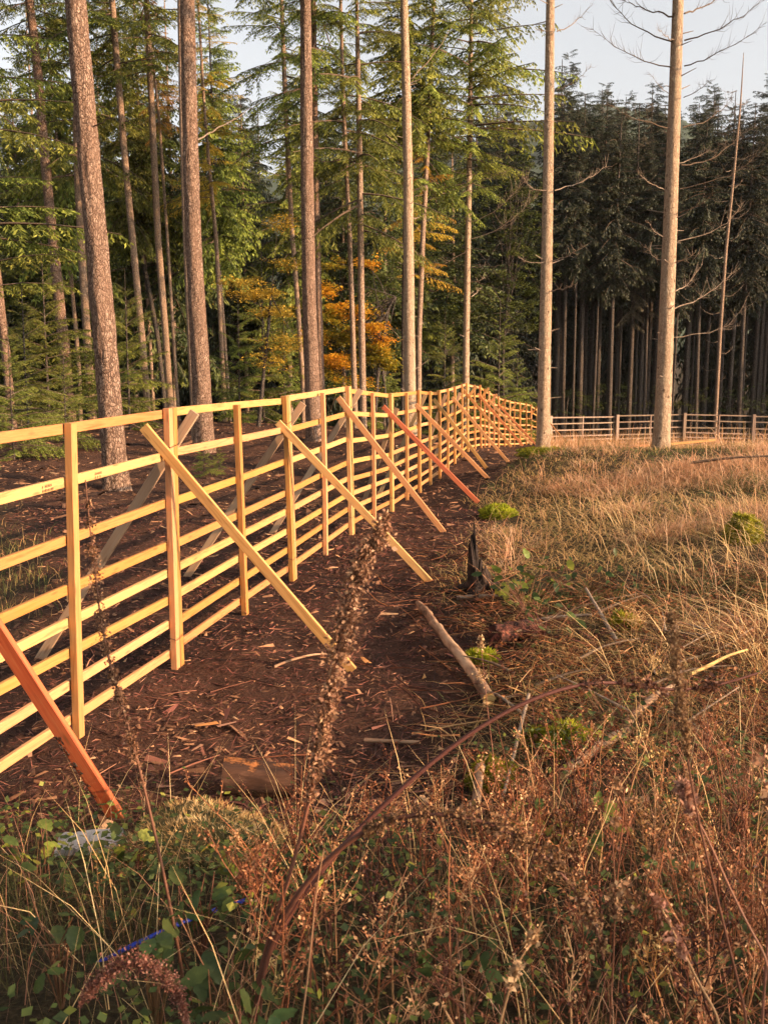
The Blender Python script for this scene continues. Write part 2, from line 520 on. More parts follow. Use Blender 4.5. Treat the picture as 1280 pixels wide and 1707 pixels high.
ctrl = [tuple(b) for t, b in posts] + [tuple(b) for t, b in fposts[::2]]
for px, py, Y in [(195, 813, 17.8), (342, 752, 25), (905, 752, 20.5), (1102, 748, 20.0), (23, 722, 32), (118, 706, 38), (250, 702, 37), (525, 734, 28),
                  (682, 722, 30), (1280, 742, 21), (1000, 762, 21.5), (1280, 900, 10.5), (1000, 850, 14), (1280, 790, 16), (1100, 1200, 5.6), (900, 1090, 7.4),
                  (1280, 1080, 7.2), (50, 885, 13), (600, 1330, 5.0), (300, 1345, 5.1), (800, 1180, 6.3), (820, 1000, 9.3), (960, 1300, 4.9)]:
    ctrl.append(tuple(P(px, py, Y)))
ctrl += [(0, 0, -1.62), (0, 1.5, -1.66), (-1.5, 1.6, -1.72), (1.6, 1.6, -1.66), (0, 2.6, -1.80), (-1.2, 2.9, -1.92), (1.3, 2.9, -1.80),
         (0, 3.8, -2.06), (-1.6, 4.2, -2.2), (1.7, 4.2, -1.98), (0, -10, -1.5), (-12, 4, -2.2), (-25, 12, -2.2), (12, 2, -1.6), (30, 5, -1.2), (25, 18, -1.5), (45, 30, -1.5),
         (-30, 50, -3.8), (-12, 45, -3.1), (0, 60, -4.4), (15, 64, -4.6), (35, 55, -4.6), (30, 80, -6), (-10, 80, -6), (-50, 30, -2.6), (60, 60, -4), (12, 34, -3.7), (22, 36, -3.7), (9, 28, -3.0), (16, 28, -2.9)]
CT = np.array(ctrl)


def tps(r):
    return np.where(r > 1e-6, r * r * np.log(np.maximum(r, 1e-6)), 0)


n_ = len(CT)
Kx = tps(np.linalg.norm(CT[:, None, :2] - CT[None, :, :2], axis=2)) + np.eye(n_) * .6
Pm = np.concatenate([np.ones((n_, 1)), CT[:, :2]], 1)
A_ = np.block([[Kx, Pm], [Pm.T, np.zeros((3, 3))]])
W_ = np.linalg.solve(A_, np.concatenate([CT[:, 2], np.zeros(3)]))


def gz(x, y):
    x = np.asarray(x, float)
    y = np.asarray(y, float)
    sh = x.shape
    X, Y = x.ravel(), y.ravel()
    xc, yc = np.clip(X, -55, 65), np.clip(Y, -14, 85)
    z = W_[n_] + W_[n_ + 1] * xc + W_[n_ + 2] * yc
    for k in range(n_):
        z = z + W_[k] * tps(np.hypot(xc - CT[k, 0], yc - CT[k, 1]))
    r = np.hypot(X, Y - 20)
    f = sstep(60, 130, r)
    z = z * (1 - f) + f * (-8 + 3 * fbm2(X, Y, .01, 2))
    z = z + (fbm2(X, Y, .9, 3) - .5) * .10 * (1 - sstep(40, 70, r)) + (fbm2(X + 50, Y, 4., 3) - .5) * .075 * (1 - sstep(14, 28, r))
    return z.reshape(sh)


def gz1(x, y):
    return float(gz(np.array([x]), np.array([y]))[0])


def G(px, py, lift=0.0):
    """Where the sight line of a photo pixel meets the terrain."""
    Ys = np.concatenate([np.linspace(1.4, 30, 1200), np.linspace(30.1, 90, 800)])
    q = P(px, py, 1.0)
    d = q.z * Ys - gz(q.x * Ys, Ys)
    k = np.argmax(d < 0)
    return Vector((q.x * Ys[k], Ys[k], gz1(q.x * Ys[k], Ys[k]) + lift))


_xb = np.array([[0, -.2], [3, .1], [4.5, .35], [5.5, .45], [6.5, .72], [8, .8], [9.5, .72], [11, .9], [13, 1.15], [16, 1.6], [20, 2.6], [25, 3.6], [30, 5], [48, 9], [200, 30]])
_xl = np.array([[0, -6], [8, -3.3], [12, -4.0], [14, -5.2], [17, -7], [25, -10], [40, -14], [200, -40]])


def soil_mask(x, y):
    """1 on the trodden soil strip along the fence, 0 on the grass."""
    w = (fbm2(x, y, .8, 3) - .5) * 1.3
    r = np.interp(y, _xb[:, 0], _xb[:, 1])
    l = np.interp(y, _xl[:, 0], _xl[:, 1])
    return sstep(-.35, .35, r - x + w * .6) * sstep(-.6, .6, x - l + w) * sstep(4.1, 4.9, y + w * .8) * (1 - sstep(46, 52, y))


def spaced(a, b, d0, grow, lim):
    out = [0.0]
    d = d0
    while out[-1] < lim:
        out.append(out[-1] + d)
        d *= grow
    return out


sx = spaced(0, 0, .07, 1.03, 1600)
gx = np.array([-v for v in sx[:0:-1]] + sx)
sy = spaced(0, 0, .07, 1.021, 1800)
syb = spaced(0, 0, .2, 1.12, 400)
gy = np.array([-v for v in syb[:0:-1]] + sy)
X_, Y_ = np.meshgrid(gx, gy)
Z_ = gz(X_, Y_)
nx, ny = len(gx), len(gy)
ii = np.arange(nx * ny).reshape(ny, nx)
gq = np.stack([ii[:-1, :-1], ii[:-1, 1:], ii[1:, 1:], ii[1:, :-1]], -1).reshape(-1, 4)
mg, nt, b = mat('forest_soil', .95, .1)
v = mapped(nt, (1, 1, 1))
n1 = noise(nt, v, 3.0, 8, .7)
n2 = noise(nt, v, 38.0, 5, .7)
soil = ramp(nt, n2, [(.25, (.028, .014, .009)), (.5, (.085, .040, .025)), (.75, (.18, .088, .053))])
soil = mixc(nt, ramp(nt, n1, [(.35, (.7, .7, .7)), (.6, (0, 0, 0))]), soil, (.035, .018, .013))
turf = ramp(nt, n2, [(.25, (.016, .013, .007)), (.5, (.045, .032, .016)), (.75, (.11, .07, .035))])  # turf colour darkened to stand for the shaded gaps under the weeds
n3 = noise(nt, v, .55, 5, .6)
soil = mixc(nt, ramp(nt, n3, [(.42, (.9, .9, .9)), (.56, (0, 0, 0))]), soil, (.03, .016, .012))
c = mixc(nt, tint_out(nt), turf, soil)
nt.links.new(c, b.inputs['Base Color'])
bump(nt, b, math_(nt, 'MULTIPLY_ADD', n1, .5, n2), .9, .04)
me = np_mesh('ground', np.stack([X_, Y_, Z_], -1), gq, None, [mg], tint=soil_mask(X_, Y_), smooth=True)
link('ground', me, kind='structure')

# far hills: a wooded ridge beyond the valley
hx = np.linspace(-900, 900, 340)
hy = np.linspace(600, 1150, 70)
HX, HY = np.meshgrid(hx, hy)
rid = 128 + 60 * fbm2(HX, HY * 0 + 1, .005, 3) + 36 * np.exp(-((HX - 150) / 160) ** 2)
HZ = -14 + rid * np.sin(np.clip((HY - 600) / 330, 0, 1) * np.pi / 2) + 9 * (vnoise(np.stack([HX * .12, HY * .12, HX * 0], -1)) - .3) + 8 * (vnoise(np.stack([HX * .4, HY * .4, HX * 0], -1)) - .3)
ih = np.arange(HX.size).reshape(HX.shape)
me = np_mesh('hills', np.stack([HX, HY, HZ], -1), np.stack([ih[:-1, :-1], ih[:-1, 1:], ih[1:, 1:], ih[1:, :-1]], -1).reshape(-1, 4), None, [M['hill']])
link('hills', me, kind='structure')


# ------------------------------------------------------------------ fence
def beam_mesh(L, w, t, name, m, rng, bow=0.004):
    """Sawn beam along +X from 0 to L, w tall (Z), t thick (Y), chamfered edges, a little bow."""
    c = .0035
    prof = [(-t / 2 + c, -w / 2), (t / 2 - c, -w / 2), (t / 2, -w / 2 + c), (t / 2, w / 2 - c), (t / 2 - c, w / 2), (-t / 2 + c, w / 2), (-t / 2, w / 2 - c), (-t / 2, -w / 2 + c)]
    xs = np.linspace(0, L, 5)
    by, bz = rng.normal(0, bow), rng.normal(0, bow)
    V = [(x, y + by * math.sin(math.pi * x / L), z + bz * math.sin(math.pi * x / L)) for x in xs for y, z in prof]
    Q = []
    for k in range(4):
        for j in range(8):
            Q.append((k * 8 + j, (k + 1) * 8 + j, (k + 1) * 8 + (j + 1) % 8, k * 8 + (j + 1) % 8))
    me = bpy.data.meshes.new(name)
    me.from_pydata(V, [], Q + [tuple(range(8)), tuple(range(39, 31, -1))])
    me.materials.append(m)
    return me


def frame(p, ax, up):
    X = ax.normalized()
    Yv = up.cross(X).normalized()
    Zv = X.cross(Yv)
    return Matrix(((X.x, Yv.x, Zv.x, p.x), (X.y, Yv.y, Zv.y, p.y), (X.z, Yv.z, Zv.z, p.z), (0, 0, 0, 1)))


def beam(name, a, b, w, t, up, root, m, rng, label=None):
    """Beam from a to b; w is its size along 'up', t the other way."""
    o = link(name, beam_mesh((b - a).length, w, t, name, m, rng), root, label)
    o.matrix_parent_inverse = Matrix.Translation(-root.location)
    o.matrix_basis = frame(a, b - a, up)
    return o


FR = [.02, .18, .355, .515, .625, .725, .83, .935]
rngf = np.random.default_rng(3)
UP = Vector((0, 0, 1))


def rail_post_panel(root, ps, kf, wm='wood'):
    """One hurdle: three posts, eight rails on their far side."""
    d = (ps[2][1] - ps[0][1])
    d.z = 0
    d.normalize()
    n = Vector((d.y, -d.x, 0))
    tops = [p[0] for p in ps]
    bots = [p[1] for p in ps]
    offs = (d * .04, d * 0, d * -.04)
    for k in range(3):
        lo = bots[k] + offs[k] - UP * (.03 if k != 1 else .0)
        beam('post', lo, tops[k] + offs[k], .050, .064, n, root, M[wm], rngf)
    for k, f in enumerate(FR):
        j = rngf.normal(0, .006, 2)
        A = tops[0].lerp(bots[0], f + j[0] + .004) - n * .047 + d * .012
        B = tops[2].lerp(bots[2], f + j[1] + .004) - n * .047 - d * .012
        Mid = tops[1].lerp(bots[1], f + .004) - n * .047
        # rails follow the middle post where the hurdle is not straight
        if abs((A + B - Mid * 2).length) < .30:
            beam('rail', A - d * .03 * rngf.random(), B + d * .03 * rngf.random(), .062, .028, UP, root, M[wm], rngf)
        else:
            beam('rail', A, Mid, .062, .028, UP, root, M[wm], rngf)
            beam('rail', Mid, B, .062, .028, UP, root, M[wm], rngf)
    return d, n


ORD = ['nearest', 'second', 'third', 'fourth', 'fifth', 'sixth', 'seventh', 'eighth', 'ninth', 'tenth', 'eleventh', 'twelfth', 'thirteenth', 'fourteenth', 'fifteenth']
# front braces: (top px, bottom px) at the start junction of each panel; back braces likewise
FB = {1: ((248, 710), (588, 1118)), 2: ((467, 703), (716, 970)), 3: ((566, 662), (744, 893)), 4: ((640, 677), (797, 838)), 5: ((693.6, 673.7), (817, 802)),
      6: ((723, 664.7), (824, 798)), 7: ((754, 662), (851, 775)), 8: ((772, 649), (852, 745)), 9: ((796, 656), (871, 743)), 10: ((813, 666), (886, 741)), 11: ((832, 676), (893, 741))}
BB = {1: ((318, 688), (65, 1095)), 2: ((502, 673), (311, 963)), 3: ((599, 650), (452, 890)), 4: ((660, 681), (600, 818)), 5: ((708, 658), (630, 815)), 6: ((742, 658), (690, 780)), 7: ((766, 655), (720, 770))}
panel_roots = []
for k in range(15):
    ps = posts[2 * k:2 * k + 3]
    if len(ps) < 3:
        break
    base = ps[0][1].copy()
    if k == 0:
        lab = 'nearest pale sawn timber fence panel, cut off by the left edge of the photo'
    else:
        lab = f'{ORD[k]} pale sawn timber fence panel counted from the left edge along the soil strip'
    root = empty('fence_panel', base, lab, 'fence panel', 'new timber fence panels along the soil strip')
    panel_roots.append(root)
    d, n = rail_post_panel(root, ps, k)
    Yj = ps[0][1].y
    if k in FB:
        (ax, ay), (bx, by) = FB[k]
        A = P(ax, ay, Yj - .02) - d * .085
        B = P(bx, by, Yj - .22)
        red = k in (4, 9, 11)
        beam('brace', B, A, .074, .032, d.cross(B - A).normalized(), root, M['wood_red'] if red else M['wood'], rngf,
             'reddish orange diagonal brace' if red else None)
    if k in BB:
        (ax, ay), (bx, by) = BB[k]
        A = P(ax, ay, Yj + .05) + d * .085
        B = P(bx, by, Yj + .20)
        B.z = gz1(B.x, B.y) - .02
        beam('brace', B, A, .074, .032, d.cross(B - A).normalized(), root, M['wood_shade'], rngf)
    elif k > 7:
        A = ps[0][0] + n * .25 - UP * .1 + d * .09
        B = ps[0][0] - n * 1.0 + d * .15
        B.z = gz1(B.x, B.y)
        beam('brace', B, A, .074, .032, d.cross(B - A).normalized(), root, M['wood'], rngf)
    if k == 0:
        A = P(-120, 872, 4.7)
        B = P(212, 1388, 4.92)
        beam('brace', B, A, .085, .036, d.cross(B - A).normalized(), root, M['wood_red'], rngf, 'reddish orange diagonal brace with dark bark left on its edge')
        # strips of bark left on the brace edge
        acc = Acc()
        ax = (A - B)
        nb = d.cross(ax).normalized()
        r = np.random.default_rng(5)
        pts = []
        for q in range(70):
            s = r.uniform(.13, .34)
            c = B + ax * s - d * .021 + nb * r.uniform(-.04, -.012)
            dv = Vector(r.normal(size=3)) * .4 + ax.normalized()
            pts.append((c, dv.normalized()))
        V, Q = kites(np.array([p[0] for p in pts]), np.array([p[1] for p in pts]), r.uniform(.015, .04, 70), r.uniform(.005, .012, 70), r)
        acc.add(V, Q)
        o = link('bark_remnant', acc.mesh('bark_remnant', [M['ink']]), root)
        o.matrix_parent_inverse = Matrix.Translation(-root.location)
        # stamped marks on the second rail
        acc = Acc()
        A2 = ps[0][0].lerp(ps[0][1], FR[1] + .004) - n * .031
        B2 = ps[2][0].lerp(ps[2][1], FR[1] + .004) - n * .031
        ux = (B2 - A2).normalized()
        for s0, cnt in ((.40, 9), (.62, 6)):
            for row in range(2):
                for q in range(cnt):
                    if r.random() < .2:
                        continue
                    c = A2.lerp(B2, s0) + ux * (q * .016) + UP * (.012 - row * .024)
                    h, w = .008, .0028
                    V = [c - ux * w - UP * h, c + ux * w - UP * h, c + ux * w + UP * h * r.uniform(.3, 1), c - ux * w + UP * h]
                    acc.add(np.array([list(x) for x in V]), [[0, 1, 2, 3]])
        o = link('ink_stamp', acc.mesh('ink_stamp', [M['ink']]), root)
        o.matrix_parent_inverse = Matrix.Translation(-root.location)
    if 0 < k < 6:   # wire ties round the doubled posts
        for f in (.14, .88):
            c = ps[0][0].lerp(ps[0][1], f)
            tt = np.linspace(0, 2 * np.pi, 21)
            ring = np.array([[*(c + d * (.088 * np.sign(math.cos(t)) * abs(math.cos(t)) ** .4) + n * (.036 * np.sign(math.sin(t)) * abs(math.sin(t)) ** .4) + UP * .01 * math.sin(2 * t))] for t in tt])
            V, Q = tubes(ring[None], np.full((1, 21), .0022), 5)
            o = link('wire_tie', np_mesh('wire_tie', V, Q, None, [M['wire']]), root)
            o.matrix_parent_inverse = Matrix.Translation(-root.location)

FL = ['leftmost', 'second', 'third', 'rightmost']
for k in range(4):
    ps = fposts[2 * k:2 * k + 3]
    root = empty('fence_panel', ps[0][1].copy(), f'{FL[k]} panel of the distant shaded rail fence behind the grassy rise', 'fence panel', 'distant fence panels behind the grassy rise')
    d, n = rail_post_panel(root, ps, 20 + k, 'wood_pale')
    if k == 0:
        beam('brace', P(943, 738, 50.3), P(914, 702, 50.9), .085, .034, d.cross(UP), root, M['wood'], rngf)
    for s in (0, 2):
        beam('post', ps[s][1] + n * .06, ps[s][0] + n * .06 + UP * .06, .09, .14, n, root, M['wood_pale'], rngf)

# ------------------------------------------------------------------ tree kit
def make_bough(rng, L, nl, lat, tw_l, tw_w, ntw, droop, hang):
    """A conifer bough along +X: side shoots carrying many small needle twigs. Returns twig quads + axis tube."""
    B, D, LN, W, TI = [], [], [], [], []
    rise = rng.uniform(.0, .12)
    ax = lambda t: np.array([L * t, 0, rise * L * t - droop * L * t * t])
    for t in np.linspace(.14, .985, nl):
        for side in (-1, 1):
            if rng.random() < .08:
                continue
            t2 = min(.99, t + rng.normal(0, .012))
            p = ax(t2)
            an = math.radians(rng.normal(60, 9)) * (1 - .4 * t2)
            ll = lat * (1 - .78 * t2) * (.35 + .65 * min(1, t2 * 3.5)) * rng.uniform(.55, 1.15)
            dr = np.array([math.cos(an), side * math.sin(an), -hang * rng.uniform(.3, 1.4) - droop * t2])
            dr /= np.linalg.norm(dr)
            n = max(2, int(ntw * ll / lat + .5))
            s = np.linspace(.12, 1, n)
            pts = p + dr * (ll * s)[:, None]
            pts[:, 2] -= hang * .5 * ll * s ** 2
            for sg in (-1, 1):
                a2 = np.radians(rng.normal(48, 14, n)) * sg
                c, sn = np.cos(a2), np.sin(a2)
                dd = np.stack([dr[0] * c - dr[1] * sn, dr[0] * sn + dr[1] * c, np.full(n, dr[2]) - hang * rng.uniform(.1, 1.0, n) + rng.normal(0, .12, n)], 1)
                dd /= np.linalg.norm(dd, axis=1, keepdims=True)
                B.append(pts)
                D.append(dd)
                LN.append(tw_l * rng.uniform(.55, 1.25, n) * (1 - .25 * s))
                W.append(tw_w * rng.uniform(.7, 1.3, n))
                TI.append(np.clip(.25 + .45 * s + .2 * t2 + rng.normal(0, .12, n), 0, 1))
            B.append(pts[:-1])
            D.append(np.diff(pts, axis=0) / (np.linalg.norm(np.diff(pts, axis=0), axis=1, keepdims=True) + 1e-9))
            LN.append(np.full(n - 1, ll / n * 1.4))
            W.append(np.full(n - 1, tw_w * .8))
            TI.append(np.full(n - 1, .3))
    B, D, LN, W, TI = (np.concatenate(x) for x in (B, D, LN, W, TI))
    V, Q = kites(B, D, LN, W, rng)
    tt = np.linspace(0, 1, 5)
    pl = np.array([ax(t) for t in tt])[None]
    V2, Q2 = tubes(pl, (.011 * L * (1 - .85 * tt) + .003)[None], 3)
    return V, Q, np.repeat(TI, 4), V2, Q2


def rot_z(a):
    c, s = math.cos(a), math.sin(a)
    return np.array([[c, -s, 0], [s, c, 0], [0, 0, 1]])


def rot_y(a):
    c, s = math.cos(a), math.sin(a)
    return np.array([[c, 0, s], [0, 1, 0], [-s, 0, c]])


def make_crown(name, seed, boughs, Hc, R, dz, nb, pow_=.8, low=-12, high=28, gap=.0, needle='needles', low_taper=0.0, top=True):
    rng = np.random.default_rng(seed)
    acc = Acc()
    z = 0.0
    while z < Hc:
        f = z / Hc
        for k in range(nb):
            if rng.random() < gap:
                continue
            L = (R * (1 - f) ** pow_ + .25) * rng.uniform(.5, 1.2)
            if low_taper:
                L *= (1 - low_taper) + low_taper * min(1, f * 4)
            V, Q, TI, V2, Q2 = boughs[rng.integers(len(boughs))]
            s = L / 2.0
            az = rng.uniform(0, 2 * math.pi)
            pit = math.radians(low + (high - low) * f + rng.normal(0, 7))
            Mr = rot_z(az) @ rot_y(-pit)
            off = np.array([0, 0, z + rng.normal(0, dz * .35)])
            sc3 = np.array([s, s * rng.uniform(.85, 1.15), s])
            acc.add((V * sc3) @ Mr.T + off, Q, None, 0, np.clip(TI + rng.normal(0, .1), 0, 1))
            acc.add((V2 * sc3) @ Mr.T + off, Q2, None, 1)
        z += dz * rng.uniform(.75, 1.25)
    return acc.mesh(name, [M[needle], M['twigwood']])


rb = np.random.default_rng(11)
B_near = [make_bough(rb, 2.0, 21, .68, .15, .029, 9, rb.uniform(.12, .3), rb.uniform(.25, .6)) for _ in range(5)]
B_far = [make_bough(rb, 2.0, 14, .72, .26, .075, 5, rb.uniform(.18, .38), rb.uniform(.4, .9)) for _ in range(5)]
B_thin = [make_bough(rb, 2.0, 19, .55, .15, .030, 8, rb.uniform(.1, .28), rb.uniform(.3, .7)) for _ in range(4)]

CR = {}
CR['open'] = [make_crown(f'open_crown_{k}', 20 + k, B_near, 13, 2.9, .58, 4, .6, -16, 22, .15) for k in range(3)]
CR['full'] = [make_crown(f'full_crown_{k}', 40 + k, B_far, 17, 3.3, .42, 6, .8, -18, 26, .05, 'needles') for k in range(2)]
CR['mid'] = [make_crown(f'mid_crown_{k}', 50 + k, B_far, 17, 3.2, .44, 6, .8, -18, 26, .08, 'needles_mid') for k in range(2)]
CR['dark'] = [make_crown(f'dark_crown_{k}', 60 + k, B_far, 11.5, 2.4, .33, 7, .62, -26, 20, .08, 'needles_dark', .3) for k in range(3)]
CR['brown'] = [make_crown(f'brown_crown_{k}', 80 + k, B_thin, 11.0, 1.9, .5, 5, .75, -20, 30, .1, 'needles_brown', .35) for k in range(1)]
CR['young'] = [make_crown(f'young_crown_{k}', 90 + k, B_near, 3.4, 1.15, .24, 5, .9, -4, 40, .05) for k in range(3)]
CR['gold'] = [make_crown(f'gold_crown_{k}', 97 + k, B_thin, 8.0, 1.1, .36, 4, .6, -15, 25, .1, 'needles_gold') for k in range(2)]


def trunk_mesh(name, pts, rad, m, sides, rings, rough, flare, seed):
    """Tapered trunk through pts (local, first at the base) with ridged bark and root flare."""
    pts = np.array([list(p) for p in pts])
    hz = pts[:, 2]
    zz = np.linspace(0, 1, rings) ** 1.15 * (hz[-1] - hz[0]) + hz[0]
    cx, cyy = np.interp(zz, hz, pts[:, 0]), np.interp(zz, hz, pts[:, 1])
    rr = np.interp(zz, rad[0], rad[1])
    th = np.arange(sides) * 2 * np.pi / sides
    TH_, ZZ = np.meshgrid(th, zz)
    h = zz - hz[0]
    fl = flare * np.exp(-h / .28)
    sd = seed * 7.3
    nz = vnoise(np.stack([np.cos(TH_) * 4 + sd, np.sin(TH_) * 4, ZZ * 2.0], -1)) - .5
    fine = vnoise(np.stack([np.cos(TH_) * 9 + sd, np.sin(TH_) * 9, ZZ * 7], -1)) - .5
    lob = 1 + fl[:, None] * (.7 + .5 * np.sin(TH_ * 5 + seed) + .3 * np.sin(TH_ * 3 + seed * 2))
    rad2 = rr[:, None] * lob * (1 + rough * nz * .9 + rough * fine)
    V = np.stack([cx[:, None] + rad2 * np.cos(TH_), cyy[:, None] + rad2 * np.sin(TH_), ZZ], -1)
    ix = np.arange(rings * sides).reshape(rings, sides)
    a, b = ix[:-1], ix[1:]
    q = np.stack([a, np.roll(a, -1, 1), np.roll(b, -1, 1), b], -1).reshape(-1, 4)
    return np_mesh(name, V, q, None, [m], smooth=True)


def px_tree(name, base, pix, wid, Y, label, cat, group, m, H=20, crown=None, crown_z=6, crown_s=1.0, flare=.35, rough=.12, detail=1, seed=1, crown_rot=0):
    """A tree from its traced trunk: pix = trunk axis points in the photo at distance Y, wid = its width there in px."""
    pb = P(base[0], base[1], Y)
    zb = gz1(pb.x, Y)
    root = empty(name, (pb.x, Y, zb), label, cat, group)
    org = Vector((pb.x, Y, zb))
    rs = np.random.default_rng(seed)
    ly = rs.normal(0, .02)
    loc = [Vector((0, 0, -.25))]
    wid = [w * (.87 if m is M['bark_pale'] else .93) for w in wid]
    rad_z, rad_r = [-.25], [wid[0] * Y / F / 2]
    for (x, y), w in zip(pix, wid):
        q = P(x, y, Y) - org
        if q.z < .05:
            continue
        q.y = ly * q.z
        loc.append(q)
        rad_z.append(q.z)
        rad_r.append(w * Y / F / 2)
    if loc[-1].z < H:
        a, b_ = loc[-2], loc[-1]
        sl = (b_ - a) / max(.1, b_.z - a.z)
        dz = H - b_.z
        loc.append(b_ + Vector((sl.x * dz * .6, sl.y * dz * .6, dz)))
        rad_z.append(H)
        rad_r.append(max(.02, rad_r[-1] * max(.12, 1 - dz / (H * .9))))
    sides = (40 if detail > 1 else 14) if detail else 8
    rings = (150 if detail > 1 else 44) if detail else 14
    me = trunk_mesh('trunk', loc, (rad_z, rad_r), m, sides, rings, rough, flare, seed)
    link('trunk', me, root)
    zs = [p.z for p in loc]
    at = lambda z: Vector((np.interp(z, zs, [p.x for p in loc]), np.interp(z, zs, [p.y for p in loc]), z))
    if crown is not None:
        o = link('crown', crown, root)
        c = at(crown_z)
        e = at(H)
        o.location = c
        s = crown_s
        o.scale = (s, s, (H - crown_z) / max(1.0, crown_span[crown.name]) * 1.0)
        o.rotation_euler = (0, 0, crown_rot)
        # follow the lean of the trunk
        lean = (e - c).normalized()
        o.rotation_euler = (Vector((0, 0, 1)).rotation_difference(lean).to_matrix() @ Matrix.Rotation(crown_rot, 3, 'Z')).to_euler()
    return root, org, at


crown_span = {}
for ky, hh in (('open', 13), ('full', 17), ('mid', 17), ('dark', 11.5), ('brown', 11), ('young', 3.4), ('gold', 8)):
    for me in CR[ky]:
        crown_span[me.name] = hh

